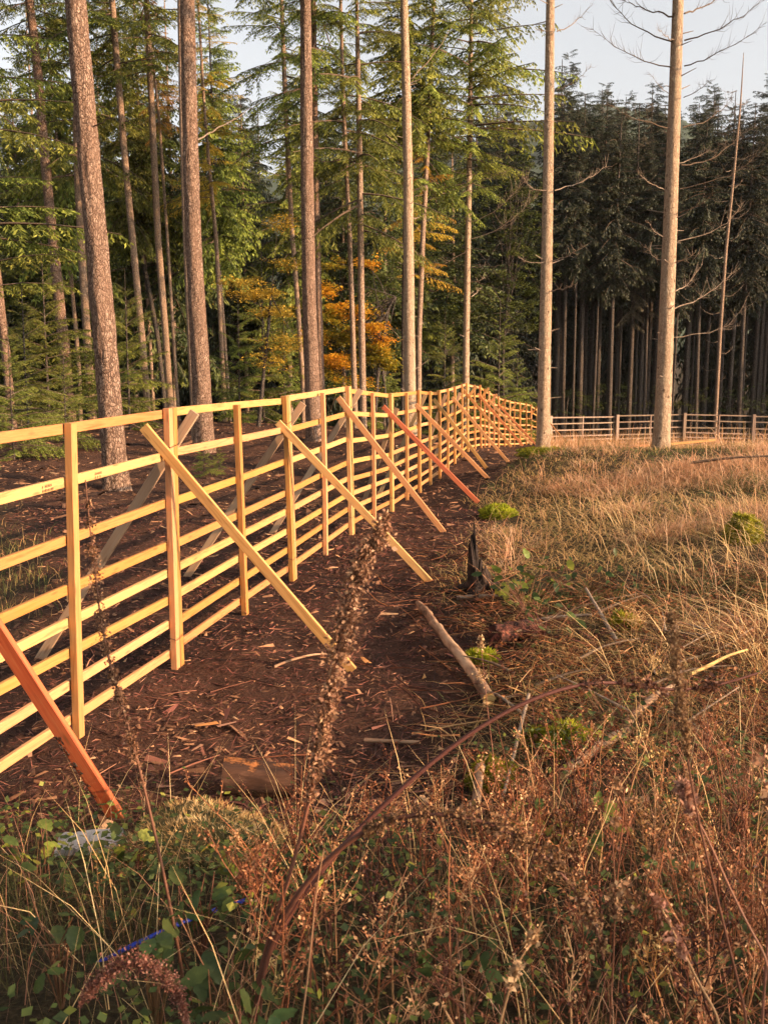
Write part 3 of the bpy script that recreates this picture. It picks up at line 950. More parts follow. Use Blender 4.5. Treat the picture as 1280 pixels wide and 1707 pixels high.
G_MID = 'sunlit conifers behind the new fence'
T = [  # base, axis px, widths, Y, label, mat, crown(kind,idx,z,scale), detail, H
    ('conifer_tree', (195, 813), [(195, 813), (178, 600), (160, 400), (142, 200), (125, 0)], (44, 41, 38, 36.5, 35), 17.8, 'thickest rough-barked conifer, closest trunk behind the second fence post from the left', 'bark_rough', ('open', 0, 12.5, 1), 2, 24),
    ('conifer_tree', (342, 752), [(342, 752), (332, 570), (322, 400), (316, 200), (312, 0)], (37, 31, 28, 26, 24), 25, 'thick rough-barked conifer rising behind the third fence post, left of the autumn tree', 'bark_rough', ('open', 1, 15, 1), 2, 25),
    ('conifer_tree', (327, 750), [(327, 750), (317, 570), (308, 400), (300, 200), (295, 0)], (13, 12, 11, 11, 10), 27, 'dark slim conifer pressed close against the left side of a thick trunk', 'bark_far', ('open', 2, 12, .9), 1, 22),
    ('conifer_tree', (120, 706), [(120, 706), (105, 550), (90, 400), (76, 250), (66, 120), (52, 0)], (20, 19, 17, 16, 15, 14), 36, 'tall conifer left of the thickest trunk, with a bough crossing it', 'bark_rough', ('open', 3, 13.5, 1.1), 1, 24),
    ('conifer_tree', (23, 722), [(23, 722), (12, 600), (1, 490), (-20, 300), (-50, 0)], (17, 15, 14, 12, 10), 32, 'leaning conifer trunk at the left edge, leaving the frame halfway up', 'bark_rough', ('open', 0, 8.5, .75), 1, 22),
    ('conifer_tree', (155, 702), [(155, 702), (145, 560), (135, 420), (127, 290), (120, 100)], (15, 14, 13, 12, 9), 37, 'slim conifer half hidden behind the left flank of the thickest trunk', 'bark_far', ('open', 1, 9, .9), 1, 21),
    ('conifer_tree', (134, 690), [(134, 640), (128, 560), (118, 450), (108, 370)], (7, 7, 7, 6), 42, 'thin pale conifer between two left trunks, in front of young spruces', 'bark_far', ('full', 1, 7, .6), 1, 20),
    ('conifer_tree', (249, 704), [(249, 704), (238, 560), (224, 400), (211, 250), (200, 100), (193, 0)], (13, 12, 11.5, 11, 11, 10), 37, 'straight conifer right of the thickest trunk, first of a slim pair', 'bark_far', ('open', 2, 12, 1), 1, 22),
    ('conifer_tree', (286, 700), [(286, 700), (277, 560), (265, 400), (256, 200), (247, 0)], (13, 12, 11.5, 11, 9), 38, 'straight conifer right of the thickest trunk, second of a slim pair', 'bark_far', ('open', 3, 12.5, 1), 1, 22),
    ('conifer_tree', (299, 700), [(299, 700), (290, 560), (281, 400), (268, 200), (254, 60)], (6, 6, 5, 5, 4), 40, 'very thin yellowish sapling trunk beside the slim conifer pair', 'bark_far', ('gold', 0, 11, .8), 1, 18),
    ('conifer_tree', (276, 690), [(276, 680), (263, 560), (246, 470), (232, 400)], (8.5, 8.5, 8, 7), 43, 'dark conifer leaning left behind the slim pair', 'bark_dark', ('full', 2, 8, .6), 1, 19),
    ('conifer_tree', (257, 695), [(257, 690), (250, 560), (243, 450), (236, 300)], (6, 6, 5.5, 5), 44, 'narrow trunk half hidden between the slim pair', 'bark_far', ('full', 0, 8, .6), 1, 19),
    ('conifer_tree', (376, 705), [(376, 705), (368, 560), (359, 400), (345, 260), (338, 180)], (9, 8, 7, 6, 5), 40, 'thin conifer right of the third thick trunk, with yellowing boughs', 'bark_far', ('gold', 1, 8.5, 1.5), 1, 18),
    ('conifer_tree', (384, 705), [(384, 700), (374, 560), (366, 450), (358, 300)], (6, 6, 5, 4), 43, 'thin shaded conifer just right of a yellowing one', 'bark_dark', ('full', 1, 7, .6), 1, 18),
    ('conifer_tree', (524, 734), [(524, 734), (516, 500), (513, 300), (512, 150), (511, 0)], (28, 24, 22, 20, 17.5), 28, 'thick dark-edged conifer left of the orange autumn leaves', 'bark_rough', ('open', 1, 13, 1), 2, 24),
    ('conifer_tree', (538, 720), [(538, 720), (531, 500), (527, 300), (524, 100), (523, 0)], (13, 12, 11.5, 10, 9), 33, 'conifer trunk close behind the thick dark-edged one', 'bark_rough', ('open', 0, 10.5, .9), 1, 21),
    ('conifer_tree', (505, 640), [(505, 640), (497, 520), (486, 380), (476, 200), (468, 0)], (8.5, 8.5, 8, 8, 7), 38, 'slim conifer leaning left, just left of the thick dark-edged trunk', 'bark_far', ('open', 3, 10.5, 1), 1, 21),
    ('conifer_tree', (593, 735), [(593, 735), (588, 550), (583, 400), (576, 250), (571, 120)], (10.5, 9, 8, 7, 6), 33, 'left stem of two thin conifers in front of the orange leaves', 'bark_far', ('open', 2, 8, .8), 1, 19),
    ('conifer_tree', (606, 735), [(606, 735), (603, 550), (600, 300), (597, 120), (595, 20)], (12.5, 11.5, 10.5, 8, 6), 32.5, 'right stem of two thin conifers in front of the orange leaves', 'bark_far', ('open', 1, 6.5, .8), 1, 19),
    ('spruce_tree', (684, 725), [(684, 725), (682, 550), (680, 300), (677, 150), (673, 0)], (24, 21, 17.5, 16, 13.5), 30, 'smooth pale spruce trunk in the middle, right of the orange leaves', 'bark_pale', ('open', 0, 14, .9), 2, 23),
    ('conifer_tree', (671, 720), [(671, 720), (672, 600), (673, 480), (675, 300)], (8, 8, 7, 6), 35, 'dark narrow stem tucked behind the left side of the smooth pale trunk', 'bark_dark', ('full', 2, 10, .5), 1, 18),
    ('conifer_tree', (697, 715), [(697, 715), (698, 560), (704, 400), (712, 250), (718, 100), (722, 0)], (11, 9.5, 9, 8, 7, 5), 36, 'slim conifer with yellow drooping twigs right of the smooth pale trunk', 'bark_far', ('open', 2, 8.4, .9), 1, 18),
    ('spruce_tree', (776, 730), [(776, 700), (777, 560), (780, 400), (783, 250), (785, 100), (786, 0)], (13, 12, 11, 9.5, 7.5, 6), 37, 'slender spruce with wide open crown standing over the fence crest', 'bark_pale', None, 1, 17.5),
    ('spruce_tree', (905, 748), [(905, 748), (908, 600), (913, 400), (917, 200), (920, 0)], (26, 23, 20.5, 18, 15.5), 20.5, 'straight bare pale spruce at the far end of the soil strip', 'bark_pale', ('open', 3, 12.5, .8), 2, 21),
    ('spruce_tree', (1102, 741), [(1102, 741), (1108, 600), (1116, 400), (1124, 200), (1131, 0)], (32, 29, 26, 23, 19.5), 20, 'thick bare pale spruce with long dead branches on the grassy rise', 'bark_pale', ('open', 2, 12.5, .8), 2, 21),
    ('dead_spruce', (1191, 715), [(1191, 715), (1197, 560), (1205, 420), (1216, 300), (1226, 180), (1230, 95)], (6.5, 6, 5.2, 4.2, 2.8, 1), 54, 'thin dead sunlit spruce pole beside the distant rail fence', 'bark_far', None, 1, 15.5),
]
TREES = {}
for i, (nm, bs, px, wd, Y, lab, mt, cr, det, H) in enumerate(T):
    cr_me, cz, cs = (None, 0, 1) if cr is None else (CR[cr[0]][cr[1] % len(CR[cr[0]])], cr[2], cr[3])
    TREES[i] = px_tree(nm, bs, px, wd, Y, lab, 'tree', G_MID if i < 23 else None, M[mt], H, cr_me, cz, cs, .5 if det > 1 else .3, .13 if mt == 'bark_rough' else .05, det, i + 1, i * 1.7)


def px_branch(ti, pix, Y0, Y1, r0, seed, name='branch', twigs=True, m='deadwood'):
    """A dead branch traced along photo points, running from distance Y0 to Y1, with fine side twigs."""
    root, org, at = TREES[ti]
    rs = np.random.default_rng(seed)
    n = len(pix)
    pts = np.array([list(P(x, y, Y0 + (Y1 - Y0) * k / (n - 1)) - org) for k, (x, y) in enumerate(pix)])
    tt = np.linspace(0, n - 1, 12)
    pl = np.stack([np.interp(tt, range(n), pts[:, k]) for k in range(3)], 1)
    for _ in range(2):   # smooth the traced corners
        pl[1:-1] = (pl[:-2] + 2 * pl[1:-1] + pl[2:]) / 4
    pl[1:-1] += rs.normal(0, .011, (10, 3)) * min(1, np.linalg.norm(pl[-1] - pl[0]))
    acc = Acc()
    V, Q = tubes(pl[None], np.linspace(r0, r0 * .12, 12)[None], 5)
    acc.add(V, Q)
    if twigs:
        L = np.linalg.norm(pl[-1] - pl[0])
        K = int(10 + L * 12)
        tw = []
        for _ in range(K):
            t = rs.uniform(3, 10.9)
            k = int(t)
            p = pl[k] + (pl[k + 1] - pl[k]) * (t - k)
            d = (pl[k + 1] - pl[k])
            d = d / np.linalg.norm(d)
            e = d * .7 + rs.normal(0, .5, 3) + np.array([0, 0, .1])
            e /= np.linalg.norm(e)
            l = L * rs.uniform(.06, .24)
            tw.append([p, p + e * l * .5 + rs.normal(0, .01, 3), p + e * l + np.array([0, 0, l * .25])])
        V, Q = tubes(np.array(tw), np.broadcast_to(np.array([r0 * .28, r0 * .2, r0 * .06]), (K, 3)), 3)
        acc.add(V, Q)
    link(name, acc.mesh(name, [M[m]]), root)


z2 = lambda L: [(640 + x / 2, y / 2) for x, y in L]
z4 = lambda L: [(640 + x / 2, 400 + y / 2) for x, y in L]
br21 = [z2([(965, 225), (900, 215), (830, 190), (760, 150), (690, 95)]), z2([(965, 140), (880, 110), (820, 75), (760, 20), (735, -30)]), z2([(965, 55), (900, 40), (830, 15), (790, -5)]),
        z2([(1000, 220), (1060, 205), (1120, 175), (1200, 130), (1275, 70)]), z2([(1000, 135), (1060, 120), (1130, 90), (1200, 50), (1275, -5)]), z2([(1000, 45), (1050, 30), (1110, 0), (1150, -40)]),
        z2([(998, 325), (1050, 300), (1090, 265)]), z2([(995, 425), (1080, 400), (1130, 360), (1160, 330)]), z2([(990, 550), (1080, 540), (1160, 480), (1190, 440)]),
        z2([(985, 630), (1080, 610), (1170, 580), (1240, 520), (1285, 475)]), z2([(985, 710), (1040, 690), (1095, 650)]), z2([(955, 430), (880, 410), (810, 385), (755, 350)]),
        z2([(935, 635), (880, 610), (840, 565)]), z2([(940, 795), (900, 775), (880, 740)]), z2([(978, 805), (1080, 780), (1150, 740), (1195, 680)]), z2([(965, 325), (920, 290), (880, 240)]),
        z4([(970, 170), (1010, 150), (1060, 80)]), z4([(965, 230), (1040, 205), (1110, 155), (1160, 110)]), z4([(960, 325), (1080, 310), (1150, 285), (1200, 220)]), z4([(935, 75), (900, 60), (870, 20)]),
        z4([(975, 75), (1010, 60), (1050, 45)]), z2([(960, 135), (930, 115), (910, 90)]), z2([(980, 545), (1030, 530), (1090, 500)])]
for k, pl in enumerate(br21):
    px_branch(24, pl, 20, 20 + RNG.uniform(-1.2, 1.0), (.014 if k < 6 else .009) + .002 * (k % 3), 300 + k, m='twigwood' if k < 12 else 'deadwood')
br20 = [z4([(560, 70), (610, 55), (665, 20)]), z4([(556, 170), (600, 160), (640, 148)]), z4([(553, 305), (585, 295)]), z2([(545, 635), (500, 635), (475, 610), (455, 580)]), z2([(568, 635), (640, 615), (700, 585), (742, 552)]),
        z2([(575, 105), (620, 90), (660, 50), (690, 20)]), z2([(560, 105), (530, 103), (505, 98)]), z4([(530, 75), (480, 75), (445, 55)]), z2([(575, 300), (640, 270), (690, 220)])]
for k, pl in enumerate(br20):
    px_branch(23, pl, 20.5, 20.5 + RNG.uniform(-.8, .8), .012, 340 + k)
br19 = [[(786, 370), (830, 350), (860, 318), (880, 295)], [(786, 398), (830, 385), (865, 355), (892, 330)], [(776, 420), (740, 440), (700, 462)], [(776, 310), (730, 325), (690, 345)],
        [(786, 445), (800, 446), (812, 440)], [(786, 470), (800, 468), (808, 462)], [(785, 495), (795, 488), (799, 480)], [(786, 306), (820, 296), (850, 282)], [(784, 215), (820, 212), (860, 208), (905, 212)],
        [(782, 195), (750, 180), (725, 172)], [(786, 180), (830, 165), (870, 140)], [(784, 265), (740, 262), (710, 270)], [(786, 135), (740, 130), (700, 122)]]
for k, pl in enumerate(br19):
    px_branch(22, pl, 37, 37 + RNG.uniform(-1.2, 1.2), .016, 370 + k, m='deadwood' if k < 8 else 'twigwood')
br17 = [[(688, 130), (720, 95), (745, 60), (760, 30)], [(690, 318), (715, 305), (732, 295)], [(690, 365), (705, 360)], [(692, 615), (705, 606), (716, 598)], [(672, 345), (655, 330), (640, 318)], [(672, 245), (650, 230), (640, 222)]]
for k, pl in enumerate(br17):
    px_branch(19, pl, 30, 30 + RNG.uniform(-.7, .7), .016, 400 + k, twigs=False)
px_branch(0, [(152, 210), (172, 207), (186, 190), (196, 175)], 17.8, 17.4, .014, 420, twigs=False, m='twigwood')
px_branch(1, [(330, 233), (360, 215), (395, 198), (415, 180)], 25, 25.6, .022, 421, twigs=False)
px_branch(14, [(512, 436), (535, 432), (555, 418), (575, 402)], 28, 27.5, .012, 422, twigs=False, m='twigwood')
for k in range(22):   # dead side twigs of the thin dead spruce
    y = 640 - k * 23 - RNG.uniform(0, 12)
    x = np.interp(y, [95, 180, 300, 420, 560, 715], [1230, 1226, 1216, 1205, 1197, 1191])
    sd = (-1) ** k
    l = RNG.uniform(14, 36) * (1 if y > 150 else .5)
    px_branch(25, [(x, y), (x + sd * l * .5, y + 3), (x + sd * l, y - RNG.uniform(2, 14))], 54, 54 + RNG.uniform(-.7, .7), .014, 430 + k, twigs=(k % 2 == 0))

# short dead stubs on the pale trunks
for ti, n in ((19, 26), (22, 22), (23, 30), (24, 34), (21, 14)):
    root, org, at = TREES[ti]
    rs = np.random.default_rng(500 + ti)
    tw = []
    for _ in range(n):
        z = rs.uniform(1, 12)
        a = rs.uniform(0, 2 * np.pi)
        p = np.array(at(z))
        d = np.array([math.cos(a), math.sin(a), rs.uniform(-.1, .5)])
        r = .09
        l = rs.uniform(.12, .35)
        tw.append([p + d * r * .5, p + d * (r + l * .5), p + d * (r + l)])
    V, Q = tubes(np.array(tw), np.broadcast_to(np.array([.012, .009, .005]), (n, 3)), 4)
    link('branch_stubs', np_mesh('branch_stubs', V, Q, None, [M['deadwood']]), root, kind='stuff')


def px_bough(ti, name, spots, seed, boughs=None, needle='needles', off=0.0):
    """Single needle boughs of a tree: (x, y, length m, azimuth deg in ground plane, pitch deg)."""
    root, org, at = TREES[ti]
    rs = np.random.default_rng(seed)
    bo = boughs or B_near
    for x, y, L, az, pit in spots:
        acc = Acc()
        p = np.array(list(P(x, y, org.y + off) - org))
        V, Q, TI, V2, Q2 = bo[rs.integers(len(bo))]
        Mr = rot_z(math.radians(az)) @ rot_y(-math.radians(pit))
        s = L / 2
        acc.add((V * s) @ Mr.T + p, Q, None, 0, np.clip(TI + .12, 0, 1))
        acc.add((V2 * s) @ Mr.T + p, Q2, None, 1)
        link(name, acc.mesh(name, [M[needle], M['twigwood']]), root)


# boughs of the open spruce over the fence crest
r9 = np.random.default_rng(77)
sp = []
for y in np.arange(-20, 330, 13):
    for _ in range(3):
        Lr = np.interp(y, [0, 100, 200, 330], [2.9, 3.0, 2.6, 1.3]) * r9.uniform(.6, 1.1)
        sp.append((784 + r9.normal(0, 1), y, Lr, r9.uniform(0, 360), r9.uniform(-14, 12)))
sp += [(784, 214, 4.3, 3, 0), (784, 210, 3.6, -18, 2), (784, 165, 3.4, 10, 8), (784, 120, 3.6, -8, 2)]
px_bough(22, 'bough', sp, 78, B_thin)
sp = []
for y in np.arange(-10, 470, 18):
    for _ in range(2):
        sp.append((np.interp(y, [0, 250, 470], [722, 712, 701]), y, r9.uniform(.7, 1.7), r9.uniform(0, 360), r9.uniform(-20, 5)))
px_bough(21, 'bough', sp[:28], 79, B_thin)
px_bough(21, 'golden_bough', sp[28:], 80, B_thin, 'needles_gold')
# bright boughs reaching in at the left edge
px_bough(4, 'bough', [(-40, 170, 3.4, 10, 4), (-30, 215, 3.0, -15, -3), (-45, 375, 4.2, -5, 0), (-40, 350, 2.6, 20, 8), (-35, 445, 2.6, -10, 12), (-40, 485, 2.6, 8, 14), (-45, 130, 3.0, 25, 10), (-38, 300, 2.0, 0, 5), (-45, 395, 3.2, 15, -4), (-30, 60, 2.4, -8, 3)], 81, B_near, off=-3.0)

# ------------------------------------------------------------------ trees of the wood behind (copies share meshes)
trunk_proto = {}
for ky, hgt, r in (('full', 19, .15), ('dark', 21, .17), ('tall', 21, .12)):
    trunk_proto[ky] = [trunk_mesh(f'trunk_{ky}', [Vector((0, 0, -.4)), Vector((.1 * k, .05, hgt * .5)), Vector((.05, .1 * k, hgt))], ([-.4, hgt * .5, hgt], [r, r * .65, .02]),
                                  M['bark_dark'] if ky != 'full' else M['bark_far'], 10, 20, .08, .3, k + 3) for k in range(3)]
rw = np.random.default_rng(21)


def wood_tree(name, x, y, label, group, kind, s=1.0, cz=3.0, th=None):
    z = gz1(x, y)
    root = empty(name, (x, y, z), label, 'tree', group)
    k = int(rw.integers(3))
    tk = 'full' if kind in ('full', 'mid', 'open', 'gold') else 'dark'
    t = link('trunk', trunk_proto[tk][k], root)
    H0 = 19 if tk == 'full' else 21
    Ht = th or H0 * s
    t.scale = (s, s, Ht / H0)
    t.rotation_euler = (0, 0, rw.uniform(0, 6.3))
    cm = CR[kind][int(rw.integers(len(CR[kind])))]
    c = link('crown', cm, root)
    c.location = (0, 0, cz)
    c.scale = (s, s, (Ht - cz + .2) / crown_span[cm.name])
    c.rotation_euler = (rw.normal(0, .02), rw.normal(0, .02), rw.uniform(0, 6.3))
    return root


# right: shaded stand behind the distant fence; front row follows the trunks one can make out
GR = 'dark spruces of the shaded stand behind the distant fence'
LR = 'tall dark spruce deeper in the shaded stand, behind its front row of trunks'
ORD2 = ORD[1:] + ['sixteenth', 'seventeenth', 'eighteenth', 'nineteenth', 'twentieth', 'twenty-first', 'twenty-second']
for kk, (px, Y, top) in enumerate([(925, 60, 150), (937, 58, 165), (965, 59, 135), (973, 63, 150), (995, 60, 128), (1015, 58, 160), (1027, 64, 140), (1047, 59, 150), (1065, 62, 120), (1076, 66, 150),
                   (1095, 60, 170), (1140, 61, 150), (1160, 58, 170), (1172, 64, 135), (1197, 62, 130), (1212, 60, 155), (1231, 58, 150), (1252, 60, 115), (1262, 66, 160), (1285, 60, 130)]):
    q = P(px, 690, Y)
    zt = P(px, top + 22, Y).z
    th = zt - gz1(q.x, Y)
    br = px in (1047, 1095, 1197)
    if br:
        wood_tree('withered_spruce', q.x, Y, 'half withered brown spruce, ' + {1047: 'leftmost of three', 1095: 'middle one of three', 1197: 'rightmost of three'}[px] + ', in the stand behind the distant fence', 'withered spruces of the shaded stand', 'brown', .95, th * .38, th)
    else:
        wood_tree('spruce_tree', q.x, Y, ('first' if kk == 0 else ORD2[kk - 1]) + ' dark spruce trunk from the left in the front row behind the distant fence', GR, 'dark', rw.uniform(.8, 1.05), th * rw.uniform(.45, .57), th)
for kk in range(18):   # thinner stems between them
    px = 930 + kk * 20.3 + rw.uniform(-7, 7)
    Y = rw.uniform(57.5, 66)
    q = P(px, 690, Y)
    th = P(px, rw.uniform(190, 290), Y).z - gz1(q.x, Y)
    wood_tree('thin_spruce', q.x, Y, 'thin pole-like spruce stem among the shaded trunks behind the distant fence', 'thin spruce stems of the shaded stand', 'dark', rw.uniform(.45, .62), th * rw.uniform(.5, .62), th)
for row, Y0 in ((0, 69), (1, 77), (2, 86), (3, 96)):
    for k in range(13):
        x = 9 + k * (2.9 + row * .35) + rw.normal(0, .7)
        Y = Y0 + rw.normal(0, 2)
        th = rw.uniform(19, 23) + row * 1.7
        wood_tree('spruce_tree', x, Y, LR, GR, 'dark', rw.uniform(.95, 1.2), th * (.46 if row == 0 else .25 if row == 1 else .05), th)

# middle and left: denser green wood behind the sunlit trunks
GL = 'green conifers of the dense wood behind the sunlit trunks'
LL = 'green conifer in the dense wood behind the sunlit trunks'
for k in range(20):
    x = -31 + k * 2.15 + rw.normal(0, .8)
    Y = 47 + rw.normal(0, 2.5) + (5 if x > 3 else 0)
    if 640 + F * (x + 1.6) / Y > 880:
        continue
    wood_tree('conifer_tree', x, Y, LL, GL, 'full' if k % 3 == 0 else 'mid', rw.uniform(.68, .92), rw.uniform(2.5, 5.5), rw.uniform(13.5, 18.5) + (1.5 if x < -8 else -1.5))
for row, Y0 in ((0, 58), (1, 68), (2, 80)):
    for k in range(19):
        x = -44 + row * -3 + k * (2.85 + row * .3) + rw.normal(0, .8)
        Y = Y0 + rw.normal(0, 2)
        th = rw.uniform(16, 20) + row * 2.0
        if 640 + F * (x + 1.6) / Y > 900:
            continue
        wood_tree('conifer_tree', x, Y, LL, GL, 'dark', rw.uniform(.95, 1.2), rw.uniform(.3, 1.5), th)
# unseen spruces added right of the view to keep the far stand in shade
for k in range(36):
    a = k % 7
    x = 47 + a * 4.2 + rw.normal(0, 1)
    y = (63 - .32 * x) / .945 + (k // 7) * 5.2 + rw.normal(0, 1)
    wood_tree('spruce_tree', x, y, 'added unseen tall spruce beyond the right edge, shading the far stand', 'added shade spruces beyond the right edge', 'full', rw.uniform(1.0, 1.25), 1.5, rw.uniform(23, 27))

# two unseen conifers added behind the viewpoint, right, to dapple the near foreground with shade
for x, y, lab in ((21.5, -8.2, 'added unseen conifer right of the viewpoint, shading the foreground, nearer one'), (28.5, -10.2, 'added unseen conifer right of the viewpoint, shading the foreground, farther one')):
    wood_tree('conifer_tree', x, y, lab, 'added shade conifers beside the viewpoint', 'open', 1.0, 3.0, 17.0)
# young spruces under the trees
YS = [(45, 660, 27, 3.6, 'bushy young spruce at the far left behind the top rail'), (20, 690, 22, 2.6, 'low young spruce at the left edge under the leaning trunk'), (80, 640, 33, 5.2, 'young spruce with a bare leader left of the thickest trunk'),
      (215, 655, 31, 4.2, 'young spruce right of the thickest trunk with upright leader'), (110, 700, 24, 2.2, 'small young spruce right behind the left top rail'), (400, 690, 36, 4.0, 'dark young spruce between two thick trunks'),
      (440, 690, 38, 5.5, 'spreading young conifer left of the orange leaves'), (830, 690, 46, 5.6, 'green young spruce behind the fence crest'), (860, 690, 47, 3.8, 'small green spruce near the far end of the fence'),
      (740, 700, 46, 5.0, 'shaded young spruce in the middle behind the fence'), (340, 770, 21, .75, 'tiny spruce seedling behind the third fence post'), (365, 765, 21.5, .6, 'tiny spruce seedling right of a larger seedling'),
      (475, 700, 40, 4.5, 'young conifer just left of the thick dark-edged trunk'), (180, 690, 36, 4.8, 'young spruce hidden partly by the thickest trunk'), (640, 700, 40, 3.5, 'low green spruce under the orange leaves')]
for k, (px, py, Y, h, lab) in enumerate(YS):
    q = P(px, py, Y)
    root = empty('young_spruce', (q.x, Y, gz1(q.x, Y)), lab, 'young spruce', 'young spruces under the trees')
    cm = CR['young'][k % 3]
    c = link('crown', cm, root)
    s = h / 3.4
    c.scale = (s * 1.05, s * 1.05, s)
    c.rotation_euler = (0, 0, k * 2.1)
    c.location = (0, 0, .05)
    V, Q = tubes(np.array([[[0, 0, -.1], [0, 0, h * .5], [.02, 0, h * 1.14]]]), np.array([[.035 * s, .022 * s, .005 * s]]), 6)
    link('trunk', np_mesh('trunk', V, Q, None, [M['bark_dark']]), root)


# broadleaved trees
def leafy(name, base, Y, label, clumps, n, leaf, m, seed, tint_f, stem=None):
    """clumps: (px, py, rx m, rz m, dY, weight); leaves lie in flat sprays inside them."""
    rs = np.random.default_rng(seed)
    pb = P(base[0], base[1], Y)
    org = Vector((pb.x, Y, gz1(pb.x, Y)))
    root = empty(name, org, label, 'tree')
    acc = Acc()
    wt = np.array([c[5] for c in clumps], float)
    wt /= wt.sum()
    limbs = []
    top = max(-(c[1]) for c in clumps)
    for c, w in zip(clumps, wt):
        cc = np.array(list(P(c[0], c[1], Y + c[4]) - org))
        ns = max(4, int(n * w / 45))
        u = rs.normal(size=(ns, 3))
        u /= np.linalg.norm(u, axis=1, keepdims=True)
        ctr = cc + u * (rs.random((ns, 1)) ** .45) * np.array([c[2], c[2], c[3]])
        for s in ctr:
            k = 45
            rad = rs.uniform(.22, .5)
            tilt = rs.normal(0, .25, 2)
            off = rs.normal(0, .45, (k, 2)) * rad
            pos = np.stack([s[0] + off[:, 0], s[1] + off[:, 1], s[2] + off[:, 0] * tilt[0] + off[:, 1] * tilt[1] - .15 * (off ** 2).sum(1) + rs.normal(0, .03, k)], 1)
            a = rs.uniform(0, 6.3, k)
            d = np.stack([np.cos(a), np.sin(a), rs.normal(-.25, .3, k)], 1)
            d /= np.linalg.norm(d, axis=1, keepdims=True)
            V, Q = kites(pos, d, rs.uniform(.7, 1.3, k) * leaf, rs.uniform(.5, .75, k) * leaf, rs, up=np.array([[0, 0, 1.]]))
            acc.add(V, Q, None, 0, np.clip(np.repeat(tint_f(s + np.array(org), rs) + rs.normal(0, .1, k), 4), 0, 1))
            if rs.random() < .10:
                limbs.append((cc, s))
    link('crown', acc.mesh('crown', [M[m]]), root)
    acc = Acc()
    st = stem or [(base[0], base[1]), (np.mean([c[0] for c in clumps]), np.mean([c[1] for c in clumps]))]
    sp = np.array([list(P(x, y, Y) - org) for x, y in st])
    sp[0, 2] = -.2
    tt = np.linspace(0, len(sp) - 1, 10)
    pl = np.stack([np.interp(tt, range(len(sp)), sp[:, k]) for k in range(3)], 1)
    V, Q = tubes(pl[None], np.linspace(.07, .03, 10)[None], 8)
    acc.add(V, Q)
    if limbs:
        L3 = []
        for cc, s in limbs:
            k = rs.integers(4, 10)
            a0 = pl[k]
            L3.append([a0, a0 * .5 + s * .5 + rs.normal(0, .08, 3), s])
        V, Q = tubes(np.array(L3), np.broadcast_to(np.array([.022, .012, .004]), (len(L3), 3)), 4)
        acc.add(V, Q)
    link('trunk', acc.mesh('trunk', [M['bark_dark']]), root)


beech_t = lambda s, rs: float(np.clip(.17 + .34 * math.sin(s[0] * 2.3 + s[2] * 3.1) + rs.normal(0, .12), 0, 1))
leafy('beech_tree', (640, 720), 34.3, 'young beech with orange and yellow autumn leaves behind the middle trunks',
      [(560, 520, .45, .5, 0, 1.2), (575, 560, .6, .35, .3, 1.5), (560, 600, .55, .3, -.2, 1.3), (625, 590, .55, .3, 0, 1.6), (645, 605, .35, .2, .2, .8), (615, 545, .5, .12, -.3, .8), (630, 570, .35, .3, 0, .8),
       (545, 480, .4, .3, 0, .7), (530, 560, .5, .4, 0, .8), (540, 620, .6, .3, 0, .6), (600, 520, .5, .3, .1, .8), (612, 438, .3, .12, .2, .5), (560, 440, .5, .2, .3, .4), (590, 635, .8, .25, 0, .5)], 14000, .10, 'beech', 31, beech_t, [(622, 720), (630, 620), (640, 550), (648, 510), (660, 495)])
leafy('broadleaf_tree', (650, 725), 37.5, 'green broadleaved tree between the orange leaves and the smooth pale trunk',
      [(640, 480, .9, .6, 0, 1.3), (655, 445, .7, .6, .3, 1.1), (625, 500, .6, .3, 0, .6), (600, 480, .6, .5, .5, .6), (660, 420, .5, .4, .2, .6), (570, 640, 1.1, .5, .3, 1), (640, 650, 1.0, .5, .3, 1)], 6500, .075, 'broadleaf', 32, lambda s, rs: rs.uniform(.35, .9))
leafy('broadleaf_tree', (850, 715), 48, 'dark broad-crowned tree filling the gap left of the bare pale spruce',
      [(850, 300, 2.2, 1.6, 0, 1.4), (820, 380, 2.2, 1.6, 0, 1.4), (870, 430, 2.0, 1.8, .5, 1.3), (830, 500, 2.2, 1.4, 0, 1.2), (880, 520, 1.4, 1.2, 0, .8), (740, 520, 1.6, 1.4, 0, .9), (740, 420, 1.6, 1.6, .6, .9), (880, 350, 1.4, 1.6, 0, .8)], 20000, .12, 'broadleaf', 33,
      lambda s, rs: rs.uniform(.15, .7), [(840, 715), (838, 600), (846, 480), (850, 380)])
leafy('larch_shrub', (430, 705), 31.5, 'yellowing spreading shrub left of the orange leaves',
      [(430, 490, .9, .14, 0, 1), (460, 520, .8, .16, .3, .8), (400, 470, .7, .12, 0, .6), (475, 570, .8, .3, .2, .8), (450, 600, .7, .3, 0, .6), (480, 440, .5, .2, 0, .4), (470, 370, .4, .25, .4, .4)], 7000, .075, 'needles_gold', 34, lambda s, rs: rs.uniform(.1, .8))
for k, (px, Y, r) in enumerate([(940, 58, 1.5), (985, 59, 1.1), (1020, 60, 1.4), (1075, 59, 1.3), (1150, 58, 1.2), (1215, 59, 1.5), (1270, 58, 1.4)]):
    q = P(px, 690, Y)
    leafy('shrub', (px, 700), Y, ['pale dry shrub at the left end of the distant fence', 'low dry shrub behind the first distant fence panel', 'grey-green shrub behind the second distant fence panel', 'yellowish shrub left of the thick bare spruce',
                                  'low shrub right of the thick bare spruce', 'shrub right of the thin dead pole', 'shrub at the right edge behind the distant fence'][k],
          [(px, 676, r, .7, 0, 1), (px + 12, 655, r * .6, .6, .4, .6)], 900, .09, 'broadleaf', 600 + k, lambda s, rs: rs.uniform(.2, .8))

